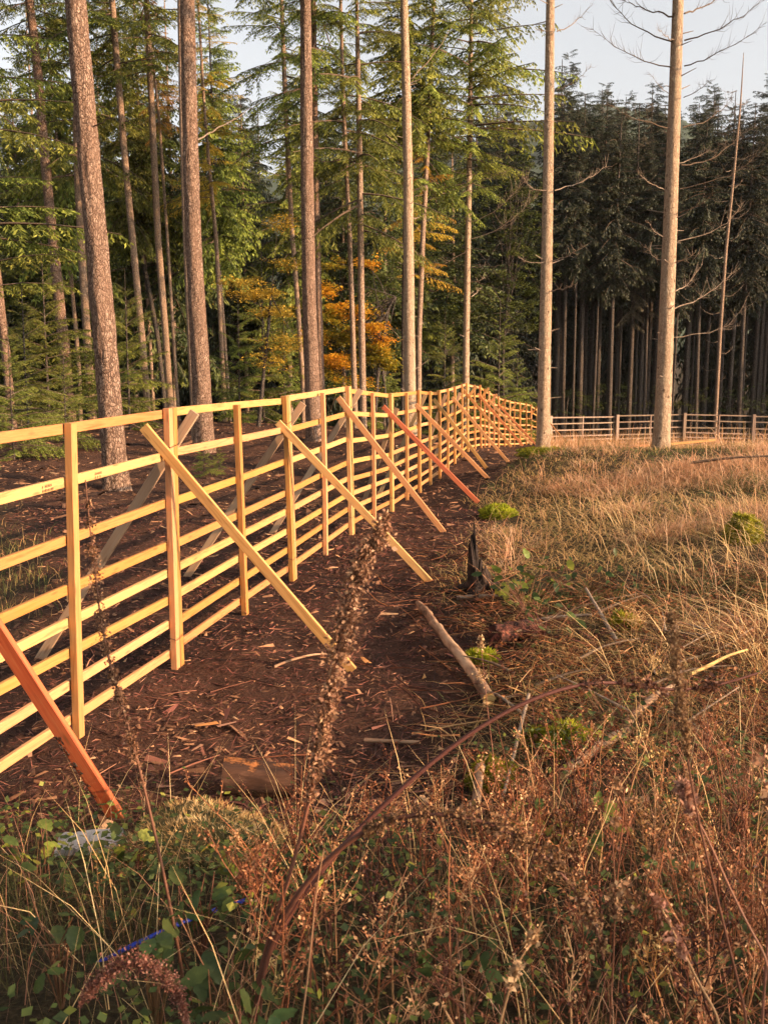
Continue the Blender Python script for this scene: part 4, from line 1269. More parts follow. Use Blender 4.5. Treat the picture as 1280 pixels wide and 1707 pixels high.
# ------------------------------------------------------------------ logs, stump, planks and other things lying about
def log_thing(name, a, b, r0, r1, label, cat, m, mend=None, sides=20, rough=.07, group=None, ends=True, bend=0.0, seed=1, knots=0, nseg=14):
    """A log or branch from a to b; origin at a, local X along it; parts: stem, cut_end."""
    L = (b - a).length
    rs = np.random.default_rng(seed)
    x = np.linspace(0, L, nseg)
    th = np.arange(sides) * 2 * np.pi / sides
    TH_, XX = np.meshgrid(th, x)
    rr = (r0 + (r1 - r0) * x / L)[:, None] * (1 + rough * (vnoise(np.stack([np.cos(TH_) * 2.5 + seed, np.sin(TH_) * 2.5, XX * 5], -1)) - .5) * 2)
    for _ in range(knots):
        xk, tk = rs.uniform(.1, .9) * L, rs.uniform(0, 6.28)
        dd = ((XX - xk) / (r0 * 1.1)) ** 2 + (np.minimum(np.abs(TH_ - tk), 6.28 - np.abs(TH_ - tk)) / .9) ** 2
        rr = rr * (1 + .4 * np.exp(-dd))
    bz = bend * L * np.sin(np.pi * XX / L)
    wob = .25 * bend * L * np.sin(2.3 * np.pi * XX / L + seed)
    V = np.stack([XX, rr * np.cos(TH_) + wob, rr * np.sin(TH_) + bz], -1).reshape(-1, 3)
    ix = np.arange(nseg * sides).reshape(nseg, sides)
    p, q = ix[:-1], ix[1:]
    Q = np.stack([p, q, np.roll(q, -1, 1), np.roll(p, -1, 1)], -1).reshape(-1, 4)
    me = np_mesh(name, V, Q, None, [m], smooth=True)
    root = empty(name, a, label, cat, group)
    fr = frame(Vector((0, 0, 0)), b - a, UP if abs((b - a).normalized().z) < .9 else Vector((0, 1, 0)))
    o = link('stem', me, root)
    o.matrix_basis = fr
    if ends:
        for k, (row, xe) in enumerate(((ix[0], 0.0), (ix[-1], L))):
            rim = V[row]
            ctr = rim.mean(0)
            n = len(rim)
            Ve = [rim, (rim - ctr) * .55 + ctr + np.array([rs.normal(0, .004), 0, 0]), ctr[None]]
            Ve = np.concatenate(Ve)
            qs = [[j, (j + 1) % n, n + (j + 1) % n, n + j] for j in range(n)]
            ts = [[n + j, n + (j + 1) % n, 2 * n] for j in range(n)]
            oe = link('cut_end', np_mesh('cut_end', Ve, qs, ts, [mend or m]), root)
            oe.matrix_basis = fr
    return root


def at_g(px, py, lift=0.0):
    return G(px, py, lift)


a, b_ = at_g(372, 1324, .095), at_g(488, 1330, .09)
log_thing('short_log', a, b_, .10, .088, 'short log with orange stripped top lying on the soil, near the brace foot', 'log', M['halflog'], M['stump'], 40, .12, seed=2, nseg=30)
log_thing('peeled_pole', at_g(812, 1178, .05), at_g(694, 1016, .05), .040, .030, 'peeled knotty pole lying on the soil and pointing away from the camera', 'pole', M['polewood'], M['yellowwood'], 18, .16, bend=.02, seed=4, knots=12, nseg=60)
log_thing('rotten_log', at_g(822, 1082, .10), at_g(880, 1064, .08), .08, .085, 'red rotten log end with broken face beside the peeled pole', 'log', M['redwood'], M['redwood'], 32, .42, seed=6, nseg=26)
log_thing('split_stick', at_g(1150, 1150, .10), P(1245, 1082, at_g(1150, 1150).y + .35), .014, .007, 'split bright yellow stick poking up out of the dry weeds', 'stick', M['yellowwood'], None, 6, .5, seed=9, bend=.02, nseg=24)
log_thing('branch', at_g(935, 1306, .04), at_g(1045, 1236, .06), .030, .022, 'thick brown branch lying below the green moss cushions', 'branch', M['polewood'], M['yellowwood'], 12, .15, seed=10, bend=.02, knots=3)
log_thing('branch', at_g(1040, 1228, .07), at_g(1135, 1160, .09), .024, .017, 'crumbling branch continuing up behind the fuzzy dark stalk', 'branch', M['polewood'], None, 12, .25, seed=11, bend=.03, knots=3)
log_thing('branch', at_g(955, 1360, .05), at_g(1080, 1352, .05), .020, .015, 'grey branch lying level under the yellow bramble leaves', 'branch', M['polewood'], None, 10, .15, seed=12)
log_thing('branch', at_g(608, 1240, .02), at_g(700, 1243, .02), .014, .011, 'straight short branch lying level on the soil in mid-strip', 'branch', M['polewood'], None, 8, .12, seed=13)
log_thing('branch', at_g(458, 1118, .02), at_g(545, 1098, .03), .011, .007, 'thin curved branch lying by the long brace foot', 'branch', M['polewood'], None, 8, .1, seed=14, bend=.06)
log_thing('branch', at_g(880, 1190, .12), at_g(838, 1345, .05), .012, .008, 'grey leaning branch left of the bright moss cushion', 'branch', M['deadwood'], None, 10, .15, seed=15)
log_thing('wood_block', at_g(792, 1352, .03), at_g(800, 1318, .12), .022, .028, 'pinkish upright splinter of wood in the weeds below the moss', 'wood block', M['polewood'], M['yellowwood'], 7, .25, seed=16)
log_thing('branch', at_g(762, 1003, .03), at_g(862, 1004, .05), .022, .015, 'weathered branch lying across at the foot of the charred stump', 'branch', M['deadwood'], None, 9, .15, seed=17, bend=.02)
log_thing('branch', at_g(860, 1052, .05), at_g(985, 1046, .10), .020, .012, 'grey branch lying level right of the red rotten log', 'branch', M['deadwood'], None, 9, .15, seed=18, bend=.03)
log_thing('branch', at_g(1030, 1085, .05), at_g(975, 1015, .18), 0.018, .012, 'broken branch tilted up in the brush right of the rotten log', 'branch', M['deadwood'], None, 10, .18, seed=19)
log_thing('branch', at_g(1150, 788, .15), at_g(1330, 785, .22), .022, .014, 'dark fallen branch across the upper grassy rise', 'branch', M['twigwood'], None, 8, .2, seed=20, bend=.03)
log_thing('branch', at_g(935, 787, .05), at_g(990, 748, .25), .012, .006, 'dark thin branch propped in the grass right of the straight bare spruce', 'branch', M['twigwood'], None, 7, .2, seed=21)
rs = np.random.default_rng(44)
for k in range(22):
    px, py = rs.uniform(760, 1240), rs.uniform(1005, 1250)
    if px < 830 and py > 1060:
        px += 90
    a = at_g(px, py, rs.uniform(.02, .12))
    az = rs.uniform(0, 3.14)
    L = rs.uniform(.35, .9)
    b_ = a + Vector((math.cos(az) * L, math.sin(az) * L, 0))
    b_.z = gz1(b_.x, b_.y) + rs.uniform(.02, .16)
    log_thing('dead_branch', a, b_, rs.uniform(.006, .016), .004, 'dead brown branch in the brush pile right of the soil strip', 'branch', M['twigwood' if k % 2 else 'deadwood'], None, 6, .2, 'dead branches of the brush pile', False, rs.uniform(-.05, .05), 50 + k, nseg=8)

# long planks on the crest of the rise, behind the bare spruces
wroot = empty('plank', G(948, 750), 'long pale plank lying behind the two bare spruces on the crest', 'plank')
beam('board', P(945, 752, 21.6), P(1090, 742, 21.8), .05, .13, UP, wroot, M['wood'], rngf)
wroot = empty('plank', G(1120, 742), 'short pale plank lying just right of the thick bare spruce', 'plank')
beam('board', P(1085, 743, 21.4), P(1190, 733, 21.6), .05, .13, UP, wroot, M['wood'], rngf)

# grey board by the reddish brace
g0 = G(150, 1416)
bm = bmesh.new()
bmesh.ops.create_grid(bm, x_segments=14, y_segments=6, size=.5)
rs = np.random.default_rng(5)
for vtx in bm.verts:
    vtx.co.x = vtx.co.x * .27 + (rs.normal(0, .006) if abs(vtx.co.x) > .49 else 0)
    vtx.co.y = vtx.co.y * .15 + (rs.normal(0, .006) if abs(vtx.co.y) > .49 else 0)
    vtx.co.z = .045 + rs.normal(0, .0015)
ret = bmesh.ops.extrude_face_region(bm, geom=bm.faces[:])
for e in ret['geom']:
    if isinstance(e, bmesh.types.BMVert):
        e.co.z -= .04
me = bpy.data.meshes.new('grey_board')
bm.to_mesh(me)
bm.free()
me.materials.append(M['paleboard'])
o = link('grey_board', me, None, 'pale grey weathered board on the ground by the reddish brace foot', 'board', None, None, g0)
o.rotation_euler = (.06, -.03, math.radians(8))

# charred stump
sg = G(803, 984)
root = empty('charred_stump', sg, 'dark jagged splintered stump standing at the edge of the grass', 'stump')
rings, sides = 26, 30
th = np.arange(sides) * 2 * np.pi / sides
prof = np.linspace(0, 1, rings)
hmax = .34 + .28 * np.clip(np.cos(th - 2.4), -.6, 1) + .07 * np.random.default_rng(3).normal(size=sides)
V = np.zeros((rings, sides, 3))
for i, f in enumerate(prof):
    r = .145 - .065 * f ** .8 + .07 * math.exp(-f * 9)
    rn = r * (1 + .35 * (vnoise(np.stack([np.cos(th) * 3.2, np.sin(th) * 3.2, np.full(sides, f * 3)], -1)) - .5) + .3 * (vnoise(np.stack([np.cos(th) * 8, np.sin(th) * 8, np.full(sides, f * 6)], -1)) - .5))
    z = np.maximum(.16, hmax) * f - .06
    V[i] = np.stack([rn * np.cos(th) - .05 * f, rn * np.sin(th), z], -1)
ix = np.arange(rings * sides).reshape(rings, sides)
p, q = ix[:-1], ix[1:]
Q = np.stack([p, np.roll(p, -1, 1), np.roll(q, -1, 1), q], -1).reshape(-1, 4)
Vt = np.concatenate([V.reshape(-1, 3), [[-.03, 0, .10]]])
Tt = [[ix[-1, j], ix[-1, (j + 1) % sides], rings * sides] for j in range(sides)]
link('trunk', np_mesh('trunk', Vt, Q, Tt, [M['stump']]), root)
rs = np.random.default_rng(9)
for k in range(5):
    a = k * 1.3 + .4
    pl = np.array([[[.10 * math.cos(a), .10 * math.sin(a), .05], [.2 * math.cos(a), .2 * math.sin(a), .02], [.34 * math.cos(a + .2), .34 * math.sin(a + .2), -.03]]])
    V, Q = tubes(pl, np.array([[.05, .035, .015]]), 7)
    link('root', np_mesh('root', V, Q, None, [M['stump']], smooth=True), root)

# half buried old stump hidden under moss and grass in the foreground
sg = G(330, 1440)


def lump(name, c, rx, ry, rz, m, label, cat, fuzz, seed, fm='moss', fl=.03, group=None, fw=.006):
    rs = np.random.default_rng(seed)
    nu, nv = 40, 16
    u = np.arange(nu) * 2 * np.pi / nu
    w = np.linspace(-.25, np.pi / 2, nv)
    U, Wv = np.meshgrid(u, w)
    d = np.stack([np.cos(U) * np.cos(Wv), np.sin(U) * np.cos(Wv), np.sin(Wv)], -1)
    k = 1 + .5 * (vnoise(d * 2.6 + seed) - .5) + .3 * (vnoise(d * 6 + seed) - .5)
    V = d * k[..., None] * np.array([rx, ry, rz])
    ix = np.arange(nu * nv).reshape(nv, nu)
    p, q = ix[:-1], ix[1:]
    Q = np.stack([p, np.roll(p, -1, 1), np.roll(q, -1, 1), q], -1).reshape(-1, 4)
    root = empty(name, c, label, cat, group)
    link('mound', np_mesh('mound', V.reshape(-1, 3), Q, None, [m], tint=np.full(nu * nv, .3), smooth=True), root)
    if fuzz:
        dd = rs.normal(size=(fuzz, 3))
        dd[:, 2] = np.abs(dd[:, 2])
        dd /= np.linalg.norm(dd, axis=1, keepdims=True)
        kk = 1 + .5 * (vnoise(dd * 2.6 + seed) - .5) + .3 * (vnoise(dd * 6 + seed) - .5)
        pos = dd * kk[:, None] * np.array([rx, ry, rz])
        nd = dd + rs.normal(0, .55, (fuzz, 3)) + np.array([0, 0, .2])
        nd /= np.linalg.norm(nd, axis=1, keepdims=True)
        V, Q = kites(pos, nd, rs.uniform(.5, 1.3, fuzz) * fl, rs.uniform(.7, 1.3, fuzz) * fw, rs)
        ti = np.clip(.62 + .4 * (vnoise(dd * 5 + 3) - .5) * 2 + rs.normal(0, .15, fuzz), 0, 1)
        link('moss_fringe', np_mesh('moss_fringe', V, Q, None, [M[fm]], tint=np.repeat(ti, 4)), root, kind='stuff')
    return root


lump('mossy_stump', Vector((sg.x, sg.y + .12, sg.z - .04)), .36, .22, .20, M['mound'], 'low mossy mound of an old stump behind the bramble leaves, below the short log', 'stump', 5000, 4, 'drygrass', .035, None, .004)
MS = [(948, 1256, .14, .13, .15, 'bright green moss cushion in the sun, right of the dark one'), (895, 1240, .08, .08, .07, 'small dark moss cushion just left of the brightest moss'),
      (822, 1310, .12, .10, .11, 'dark shaded moss cushion beside the bent brown stem'), (830, 862, .24, .2, .14, 'yellow-green moss tuft at the foot of the red-orange brace'),
      (1238, 905, .17, .16, .27, 'yellow moss-covered stub in the dry grass near the right edge'), (1040, 1050, .10, .09, .10, 'small moss patch on the brush right of the rotten log'), (800, 1105, .10, .08, .06, 'low moss patch between the pole and the rotten log'),
      (905, 760, .5, .45, .14, 'mossy root collar of the straight bare spruce')]
for k, (px, py, rx, ry, rz, lab) in enumerate(MS):
    c = G(px, py)
    if k == 7:
        c = Vector((TREES[23][1].x, TREES[23][1].y - .05, TREES[23][1].z - .03))
    lump('moss_cushion', c, rx, ry, rz, M['moss'], lab, 'moss', 2600, 60 + k, 'moss', .03 if k < 3 else .05, 'moss cushions', .006 if k < 3 else .012)

# bamboo cane with blue painted end
c0, c1, c2 = P(-30, 1690, 2.75), P(150, 1613, 3.0), P(415, 1500, 3.4)
root = empty('cane', c0, 'brown bamboo cane with its far half painted blue, in the lower left weeds', 'cane')
for nm, A, B, m, r in (('stem', c0, c1, M['cane'], .0075), ('painted_end', c1, c2, M['blue'], .0072)):
    tt = np.linspace(0, 1, 20)
    pl = np.array([list(A.lerp(B, t) - c0 + Vector((0, 0, .02 * math.sin(t * 3)))) for t in tt])
    rr = r * (1 + .22 * (np.arange(20) % 5 == 0))
    V, Q = tubes(pl[None], rr[None], 8)
    link(nm, np_mesh(nm, V, Q, None, [m], smooth=True), root)


# ------------------------------------------------------------------ litter on the soil strip
def chip_verts(rs, n, pos, ln, w, tilt=.25):
    a = rs.uniform(0, 2 * np.pi, n)
    d = np.stack([np.cos(a), np.sin(a), rs.normal(0, tilt, n)], 1)
    d /= np.linalg.norm(d, axis=1, keepdims=True)
    up = np.stack([rs.normal(0, .35, n), rs.normal(0, .35, n), np.ones(n)], 1)
    s = np.cross(d, up)
    s /= np.linalg.norm(s, axis=1, keepdims=True)
    nn = np.cross(s, d)
    L, Wd = (ln / 2)[:, None], (w / 2)[:, None]
    taper = rs.uniform(.2, 1, (n, 1))
    t = np.minimum(Wd * .5, .006)
    c = pos + nn * (t * .6)
    V = np.stack([c - d * L - s * Wd, c - d * L + s * Wd, c + d * L + s * Wd * taper, c + d * L - s * Wd * taper * .6, c + nn * t * 1.3 - d * L * .7, c + nn * t * 1.3 + d * L * .7], 1)
    b = (np.arange(n) * 6)[:, None]
    q = np.concatenate([b + np.array([[1, 2, 5, 4]]), b + np.array([[3, 0, 4, 5]])])
    tr = np.concatenate([b + np.array([[0, 1, 4]]), b + np.array([[2, 3, 5]])])
    return V.reshape(-1, 3), q, tr


rl = np.random.default_rng(70)


def scatter(n, y0, y1, xf, dens=None, power=1.0):
    """Points on the ground between distances y0 and y1 inside the visible wedge (a bit wider)."""
    y = y0 + (y1 - y0) * rl.random(n) ** power
    x = rl.uniform(-1, 1, n) * (y * .45 + .6)
    if xf:
        x = xf(x, y)
    k = np.ones(n, bool) if dens is None else rl.random(n) < dens(x, y)
    x, y = x[k], y[k]
    return np.stack([x, y, gz(x, y)], 1)


pt = scatter(62000, 4.0, 34, None, lambda x, y: soil_mask(x, y) * (.35 + .65 * sstep(.42, .58, fbm2(x, y, 1.2, 3))), 1.7)
n = len(pt)
ln = rl.lognormal(-3.25, .55, n) * np.clip(pt[:, 1] / 9, .8, 1.8)
V, q, t = chip_verts(rl, n, pt, ln, ln * rl.uniform(.12, .4, n), .22)
ti = np.clip(rl.beta(2.0, 2.6, n), 0, 1)
link('bark_litter', np_mesh('bark_litter', V, q, t, [M['chips']], tint=np.repeat(ti, 6)), kind='stuff', label='reddish bark shreds and wood splinters littering the soil strip', cat='litter')
# fine needle and root litter
pt = scatter(55000, 4.0, 16, None, lambda x, y: soil_mask(x, y), 1.5)
n = len(pt)
a = rl.uniform(0, 6.28, n)
d = np.stack([np.cos(a), np.sin(a), rl.normal(.1, .3, n)], 1)
d /= np.linalg.norm(d, axis=1, keepdims=True)
V, Q = kites(pt + np.array([0, 0, .004]), d, rl.uniform(.03, .11, n), rl.uniform(.0025, .005, n) * np.clip(pt[:, 1] / 6, 1, 2), rl)
link('needle_litter', np_mesh('needle_litter', V, Q, None, [M['chips']], tint=np.repeat(np.clip(rl.normal(.4, .22, n), 0, 1), 4)), kind='stuff', label='fine dry needles and rootlets on the dark soil', cat='litter')
# clods of earth, half buried
pt = scatter(9000, 4.2, 15, None, lambda x, y: soil_mask(x, y) * sstep(.45, .6, fbm2(x + 7, y, 1.0, 3)), 1.3)
n = len(pt)
o8 = np.array([[1, 0, 0], [0, 1, 0], [-1, 0, 0], [0, -1, 0], [0, 0, 1], [.6, .6, .55], [-.6, .6, .5], [-.6, -.6, .6], [.6, -.6, .5]], float)
sz = np.minimum(rl.lognormal(-4.3, .45, n), .035)
V = pt[:, None, :] + o8[None] * (sz[:, None, None] * rl.uniform(.6, 1.35, (n, 9, 3))) - np.array([0, 0, .004])
f8 = np.array([[0, 5, 4], [5, 1, 4], [1, 6, 4], [6, 2, 4], [2, 7, 4], [7, 3, 4], [3, 8, 4], [8, 0, 4], [0, 1, 5], [1, 2, 6], [2, 3, 7], [3, 0, 8]])
tr = (f8[None] + (np.arange(n) * 9)[:, None, None]).reshape(-1, 3)
link('soil_clods', np_mesh('soil_clods', V, None, tr, [M['chips']], tint=np.repeat(np.clip(rl.normal(.10, .09, n), 0, 1), 9)), kind='stuff', label='small dark clods of earth on the trodden soil strip', cat='soil')
n = 330
y = 4.6 + 12 * rl.random(n) ** 1.4
x = np.interp(y, _xb[:, 0], _xb[:, 1]) - rl.random(n) * (np.interp(y, _xb[:, 0], _xb[:, 1]) + y * .36)
a = rl.uniform(0, 6.28, n)
L = rl.uniform(.08, .4, n)
x2, y2 = x + np.cos(a) * L, y + np.sin(a) * L
q0, q2 = np.stack([x, y, gz(x, y) + .006], 1), np.stack([x2, y2, gz(x2, y2) + rl.uniform(.004, .03, n)], 1)
V, Q = tubes(np.stack([q0, (q0 + q2) / 2 + rl.normal(0, .012, (n, 3)), q2], 1), rl.uniform(.002, .006, n)[:, None] * np.array([[1, .85, .5]]), 5)
link('fallen_twigs', np_mesh('fallen_twigs', V, Q, None, [M['chips']], tint=np.repeat(np.clip(rl.normal(.4, .28, n), 0, 1), 15)), kind='stuff', label='thin fallen twigs lying across the soil strip', cat='litter')
# larger splinters one can pick out
cm = []
for k in range(6):
    V, q, t = chip_verts(rl, 1, np.zeros((1, 3)), np.array([1.0]), np.array([.22 + .06 * (k % 3)]), .05)
    V[:, 2] *= 1.0
    cm.append(np_mesh('wood_splinter', V, q, t, [M['chips']], tint=np.full(6, .42 + .09 * k)))
spots = scatter(420, 4.7, 17, None, lambda x, y: soil_mask(x, y), 1.3)[:150]
for k, p in enumerate(spots):
    o = link('wood_splinter', cm[k % 6], None, 'loose pale or reddish wood splinter lying on the trodden soil strip', 'splinter', 'wood splinters on the soil strip', None, p + np.array([0, 0, .012]))
    s = rl.uniform(.05, .17)
    o.scale = (s, s, s)
    o.rotation_euler = (rl.normal(0, .15), rl.normal(0, .15), rl.uniform(0, 6.28))
for px, py, s, tint, lab in ((345, 1216, .15, .85, 'bright orange bark chip lying alone on the soil'), (608, 1105, .16, .8, 'reddish bark flake right of the long brace foot'), (707, 1133, .09, 1, 'small pale block of sawn wood on the soil left of the pole')):
    V, q, t = chip_verts(rl, 1, np.zeros((1, 3)), np.array([s]), np.array([s * .38]), .05)
    o = link('bark_chip', np_mesh('bark_chip', V, q, t, [M['logwood'] if tint < 1 else M['wood']]), None, lab, 'bark chip', None, None, G(px, py, .02))


# ------------------------------------------------------------------ grass
def grass_density(x, y):
    return (1 - soil_mask(x, y))


def grass_obj(name, pt, h, w, curve, tint, label, m='drygrass', az=None):
    n = len(pt)
    V, q, t, K = blades(pt, h, w, rl.uniform(0, 6.28, n) if az is None else az, curve, rl)
    link(name, np_mesh(name, V, q, t, [M[m]], tint=np.repeat(np.clip(tint, 0, 1), K)), kind='stuff', label=label, cat='grass')


def clearing(x, y):
    """0 on the small bare patches round the moss, log, board and stump, 1 elsewhere."""
    k = np.ones_like(x)
    for px, py, r, ln in ((948, 1250, .16, .5), (822, 1305, .16, .4), (895, 1240, .12, .4), (430, 1325, .26, .45), (845, 1080, .2, .5), (150, 1416, .2, .4), (803, 984, .3, .8), (330, 1440, .34, .25),
                          (760, 1100, .15, .6), (720, 1050, .15, .6), (985, 1275, .14, .5), (1238, 905, .3, 1.2), (830, 862, .35, 1.0), (1200, 1120, .2, .6), (935, 960, .2, .6)):
        g = _clr.setdefault((px, py), G(px, py))
        t = np.clip((g.y - y) / ln, 0, 1)
        d = np.hypot(x - g.x * (1 - t * ln / g.y), (y - g.y + t * ln))
        k = k * np.where(d < r, .06, 1)
    return k


_clr = {}


def tall_mask(x, y):
    """Where the tall tussocks grow: clear of the soil edge, the stump and the brush pile."""
    e = x - np.interp(y, _xb[:, 0], _xb[:, 1])
    m = grass_density(x, y) * sstep(.51, .58, fbm2(x, y, .9, 3) + .05 * sstep(12, 18, y)) * sstep(.15, .9, e)
    return m * np.where(y < 9.2, sstep(1.2, 2.1, e), 1) * clearing(x, y)


# right rise: tussocks of dry grass, greener hollows between
pt = scatter(4300, 6.5, 30, lambda x, y: np.abs(x) * 1.25 + np.interp(y, _xb[:, 0], _xb[:, 1]) * .2, lambda x, y: tall_mask(x, y), 1.0)
pt = pt[pt[:, 0] < pt[:, 1] * .5 + 1.5]
tuft = pt
kb = 34
root_ = np.repeat(tuft, kb, 0)
spread_ = np.repeat(np.clip(.06 + .006 * tuft[:, 1], .06, .17) * rl.uniform(.6, 1.5, len(tuft)), kb)
off = rl.normal(size=(len(root_), 2)) * spread_[:, None]
root_[:, :2] += off
root_[:, 2] = gz(root_[:, 0], root_[:, 1])
green = sstep(.49, .62, fbm2(root_[:, 0] + 9, root_[:, 1], .55, 3)) * np.clip(1.25 - root_[:, 1] / 19, .15, 1)
fy = np.clip(root_[:, 1] / 8, .7, 2.0)
hh = np.repeat(.09 + .40 * rl.random(len(tuft)) ** 1.7, kb) * rl.uniform(.5, 1.2, len(root_)) * (1 - .45 * green) * (1 - .4 * sstep(15, 20, root_[:, 1]))
# blades lean outward from the tuft centre, and mostly with the wind to the left
az = np.where(rl.random(len(root_)) < .45, np.repeat(rl.uniform(0, 6.28, len(tuft)), kb), np.arctan2(off[:, 1], off[:, 0])) + rl.normal(0, .5, len(root_))
ti = np.where(rl.random(len(root_)) < green, rl.uniform(0, .28, len(root_)), np.clip(rl.normal(.70, .16, len(root_)), .35, 1))
grass_obj('dry_grass', root_, hh, .0042 * fy * rl.uniform(.7, 1.4, len(root_)), np.abs(rl.normal(1.5, .6, len(root_))), np.clip(ti + np.repeat(rl.normal(0, .17, len(tuft)), kb) * (ti > .3), 0, 1), 'dry golden grass tussocks covering the rise right of the soil strip', az=az)
# long arching straws
pt = scatter(2600, 7.0, 22, lambda x, y: np.abs(x) * 1.2 + .6, lambda x, y: .15 * grass_density(x, y) + tall_mask(x, y), 1.0)
n = len(pt)
grass_obj('grass_straws', pt, rl.uniform(.4, .7, n), .0035 * np.clip(pt[:, 1] / 7, .8, 2.2), np.abs(rl.normal(.8, .4, n)), np.clip(rl.normal(.78, .12, n), .5, 1), 'long pale arching grass straws above the tussocks')
pt = scatter(1500, 6.2, 13, lambda x, y: np.abs(x) * .75 + y * .13 + .4, lambda x, y: grass_density(x, y) * sstep(.42, .55, fbm2(x, y, 1.1, 2)), 1.0)
n = len(pt)
grass_obj('arching_straws', pt, rl.uniform(.45, .85, n), .0042 * rl.uniform(.7, 1.3, n), np.abs(rl.normal(1.2, .35, n)), np.clip(rl.normal(.82, .1, n), .5, 1), 'long golden straws arching low over the right foreground slope', az=rl.normal(2.9, .9, n))
# short thatch under the tussocks
pt = scatter(52000, 5.0, 32, lambda x, y: np.abs(x) * 1.25 + .2, lambda x, y: grass_density(x, y) * clearing(x, y), 1.1)
n = len(pt)
g2 = sstep(.46, .62, fbm2(pt[:, 0] + 9, pt[:, 1], .55, 3))
grass_obj('grass_thatch', pt, rl.uniform(.07, .22, n), .005 * np.clip(pt[:, 1] / 7, .8, 2.2), rl.uniform(.9, 2.4, n), np.where(rl.random(n) < g2 * .9, rl.uniform(0, .25, n), np.clip(rl.normal(.42, .14, n), .1, .9)), 'low matted grass thatch between the tussocks')
# grass behind the fence on the left and under the trees
pt = scatter(42000, 9, 46, lambda x, y: -np.abs(x) * 1.1 - .4, lambda x, y: grass_density(x, y) * sstep(.40, .56, fbm2(x, y, .5, 3)), 1.25)
n = len(pt)
grass_obj('forest_grass', pt, rl.uniform(.12, .38, n) * np.clip(pt[:, 1] / 22, .7, 1.3), .006 * np.clip(pt[:, 1] / 10, .8, 3), np.abs(rl.normal(.7, .4, n)), np.where(rl.random(n) < .5, rl.uniform(0, .25, n), rl.uniform(.25, .6, n)), 'mixed green and straw grass under the trees behind the fence')
# rough grass behind the crest, in front of the distant fence
pt = scatter(16000, 24, 60, lambda x, y: np.abs(x) * 1.0 + y * .16, None, 1.0)
n = len(pt)
grass_obj('rough_grass', pt, rl.uniform(.3, .95, n), .018 * rl.uniform(.6, 1.3, n), np.abs(rl.normal(.5, .3, n)), np.clip(rl.normal(.45, .15, n), .2, .8), 'rough dry weeds below the distant rail fence')

# ------------------------------------------------------------------ foreground weeds
# fine straws and green blades
pt = scatter(15000, 1.7, 5.4, None, lambda x, y: grass_density(x, y) * clearing(x, y) * (.15 + .85 * sstep(.42, .55, fbm2(x + 3, y, 2.2, 2))), .8)
n = len(pt)
gl = sstep(.4, -.8, pt[:, 0]) * .5
grass_obj('foreground_grass', pt, rl.uniform(.12, .42, n), rl.uniform(.0015, .0034, n), np.abs(rl.normal(.7, .4, n)), np.where(rl.random(n) < .3 + gl, rl.uniform(0, .3, n), np.clip(rl.normal(.52, .2, n), .25, 1)), 'tangled dry and green grass in the near foreground')
pt = scatter(300, 1.9, 5.2, None, lambda x, y: grass_density(x, y) * clearing(x, y), .9)
n = len(pt)
grass_obj('foreground_straws', pt, rl.uniform(.4, .8, n), rl.uniform(.002, .0036, n), np.abs(rl.normal(.75, .45, n)), np.clip(rl.normal(.8, .12, n), .5, 1), 'long pale single straws arching over the foreground')


def weeds(name, n, y0, y1, xf, hmin, hmax, label, tmean, seedy):
    pt = scatter(n, y0, y1, xf, lambda x, y: grass_density(x, y) * clearing(x, y) * sstep(.46, .58, fbm2(x, y, 1.6, 2)), .9)
    acc = Acc()
    for p in pt:
        H = rl.uniform(hmin, hmax)
        lean = rl.normal(0, .22, 2)
        t0 = np.clip(rl.normal(tmean, .3), 0, 1)
        tt = np.linspace(0, 1, 6)
        pl = p + np.stack([lean[0] * H * tt ** 1.6 + rl.normal(0, .006, 6), lean[1] * H * tt ** 1.6 + rl.normal(0, .006, 6), H * tt], 1)
        V, Q = tubes(pl[None], (np.linspace(.0032, .0012, 6))[None], 4)
        acc.add(V, Q, None, 0, t0)
        nb = rl.integers(6, 15)
        s = rl.uniform(.35, 1, nb)
        b0 = np.stack([np.interp(s, tt, pl[:, k]) for k in range(3)], 1)
        a = rl.uniform(0, 6.28, nb)
        l = rl.uniform(.05, .17, nb) * (1.25 - .6 * s)
        e = np.stack([np.cos(a) * .7, np.sin(a) * .7, rl.uniform(.4, 1, nb)], 1)
        b2 = b0 + e * l[:, None]
        b1 = (b0 + b2) / 2 + np.array([0, 0, -.008])
        V, Q = tubes(np.stack([b0, b1, b2], 1), np.broadcast_to(np.array([.0016, .0012, .0007]), (nb, 3)), 3)
        acc.add(V, Q, None, 0, t0)
        ns = seedy
        f = rl.random((nb, ns))
        pos = (b0[:, None] + (b2 - b0)[:, None] * (.35 + .65 * f[..., None])).reshape(-1, 3) + rl.normal(0, .006, (nb * ns, 3))
        d = rl.normal(size=(nb * ns, 3))
        d /= np.linalg.norm(d, axis=1, keepdims=True)
        V, Q = kites(pos, d, rl.uniform(.006, .016, nb * ns), rl.uniform(.004, .009, nb * ns), rl)
        acc.add(V, Q, None, 0, np.clip(np.repeat(t0 + rl.normal(.12, .16, nb * ns), 4), 0, 1))
    link(name, acc.mesh(name, [M['weed']]), kind='stuff', label=label, cat='weeds')


weeds('dry_weeds', 380, 1.9, 4.3, lambda x, y: x * .62 + .38 * (y * .45 + .6), .22, .55, 'brown branching dry weeds filling the lower right foreground', .55, 7)
weeds('red_weeds', 80, 2.3, 4.9, lambda x, y: x * .8 - .1, .15, .36, 'reddish brown fine weeds in the lower left foreground', .22, 9)
weeds('brush_weeds', 150, 4.6, 7.8, lambda x, y: np.abs(x) * .8 + .85, .15, .38, 'pale brown seed heads over the brush pile on the right', .72, 8)

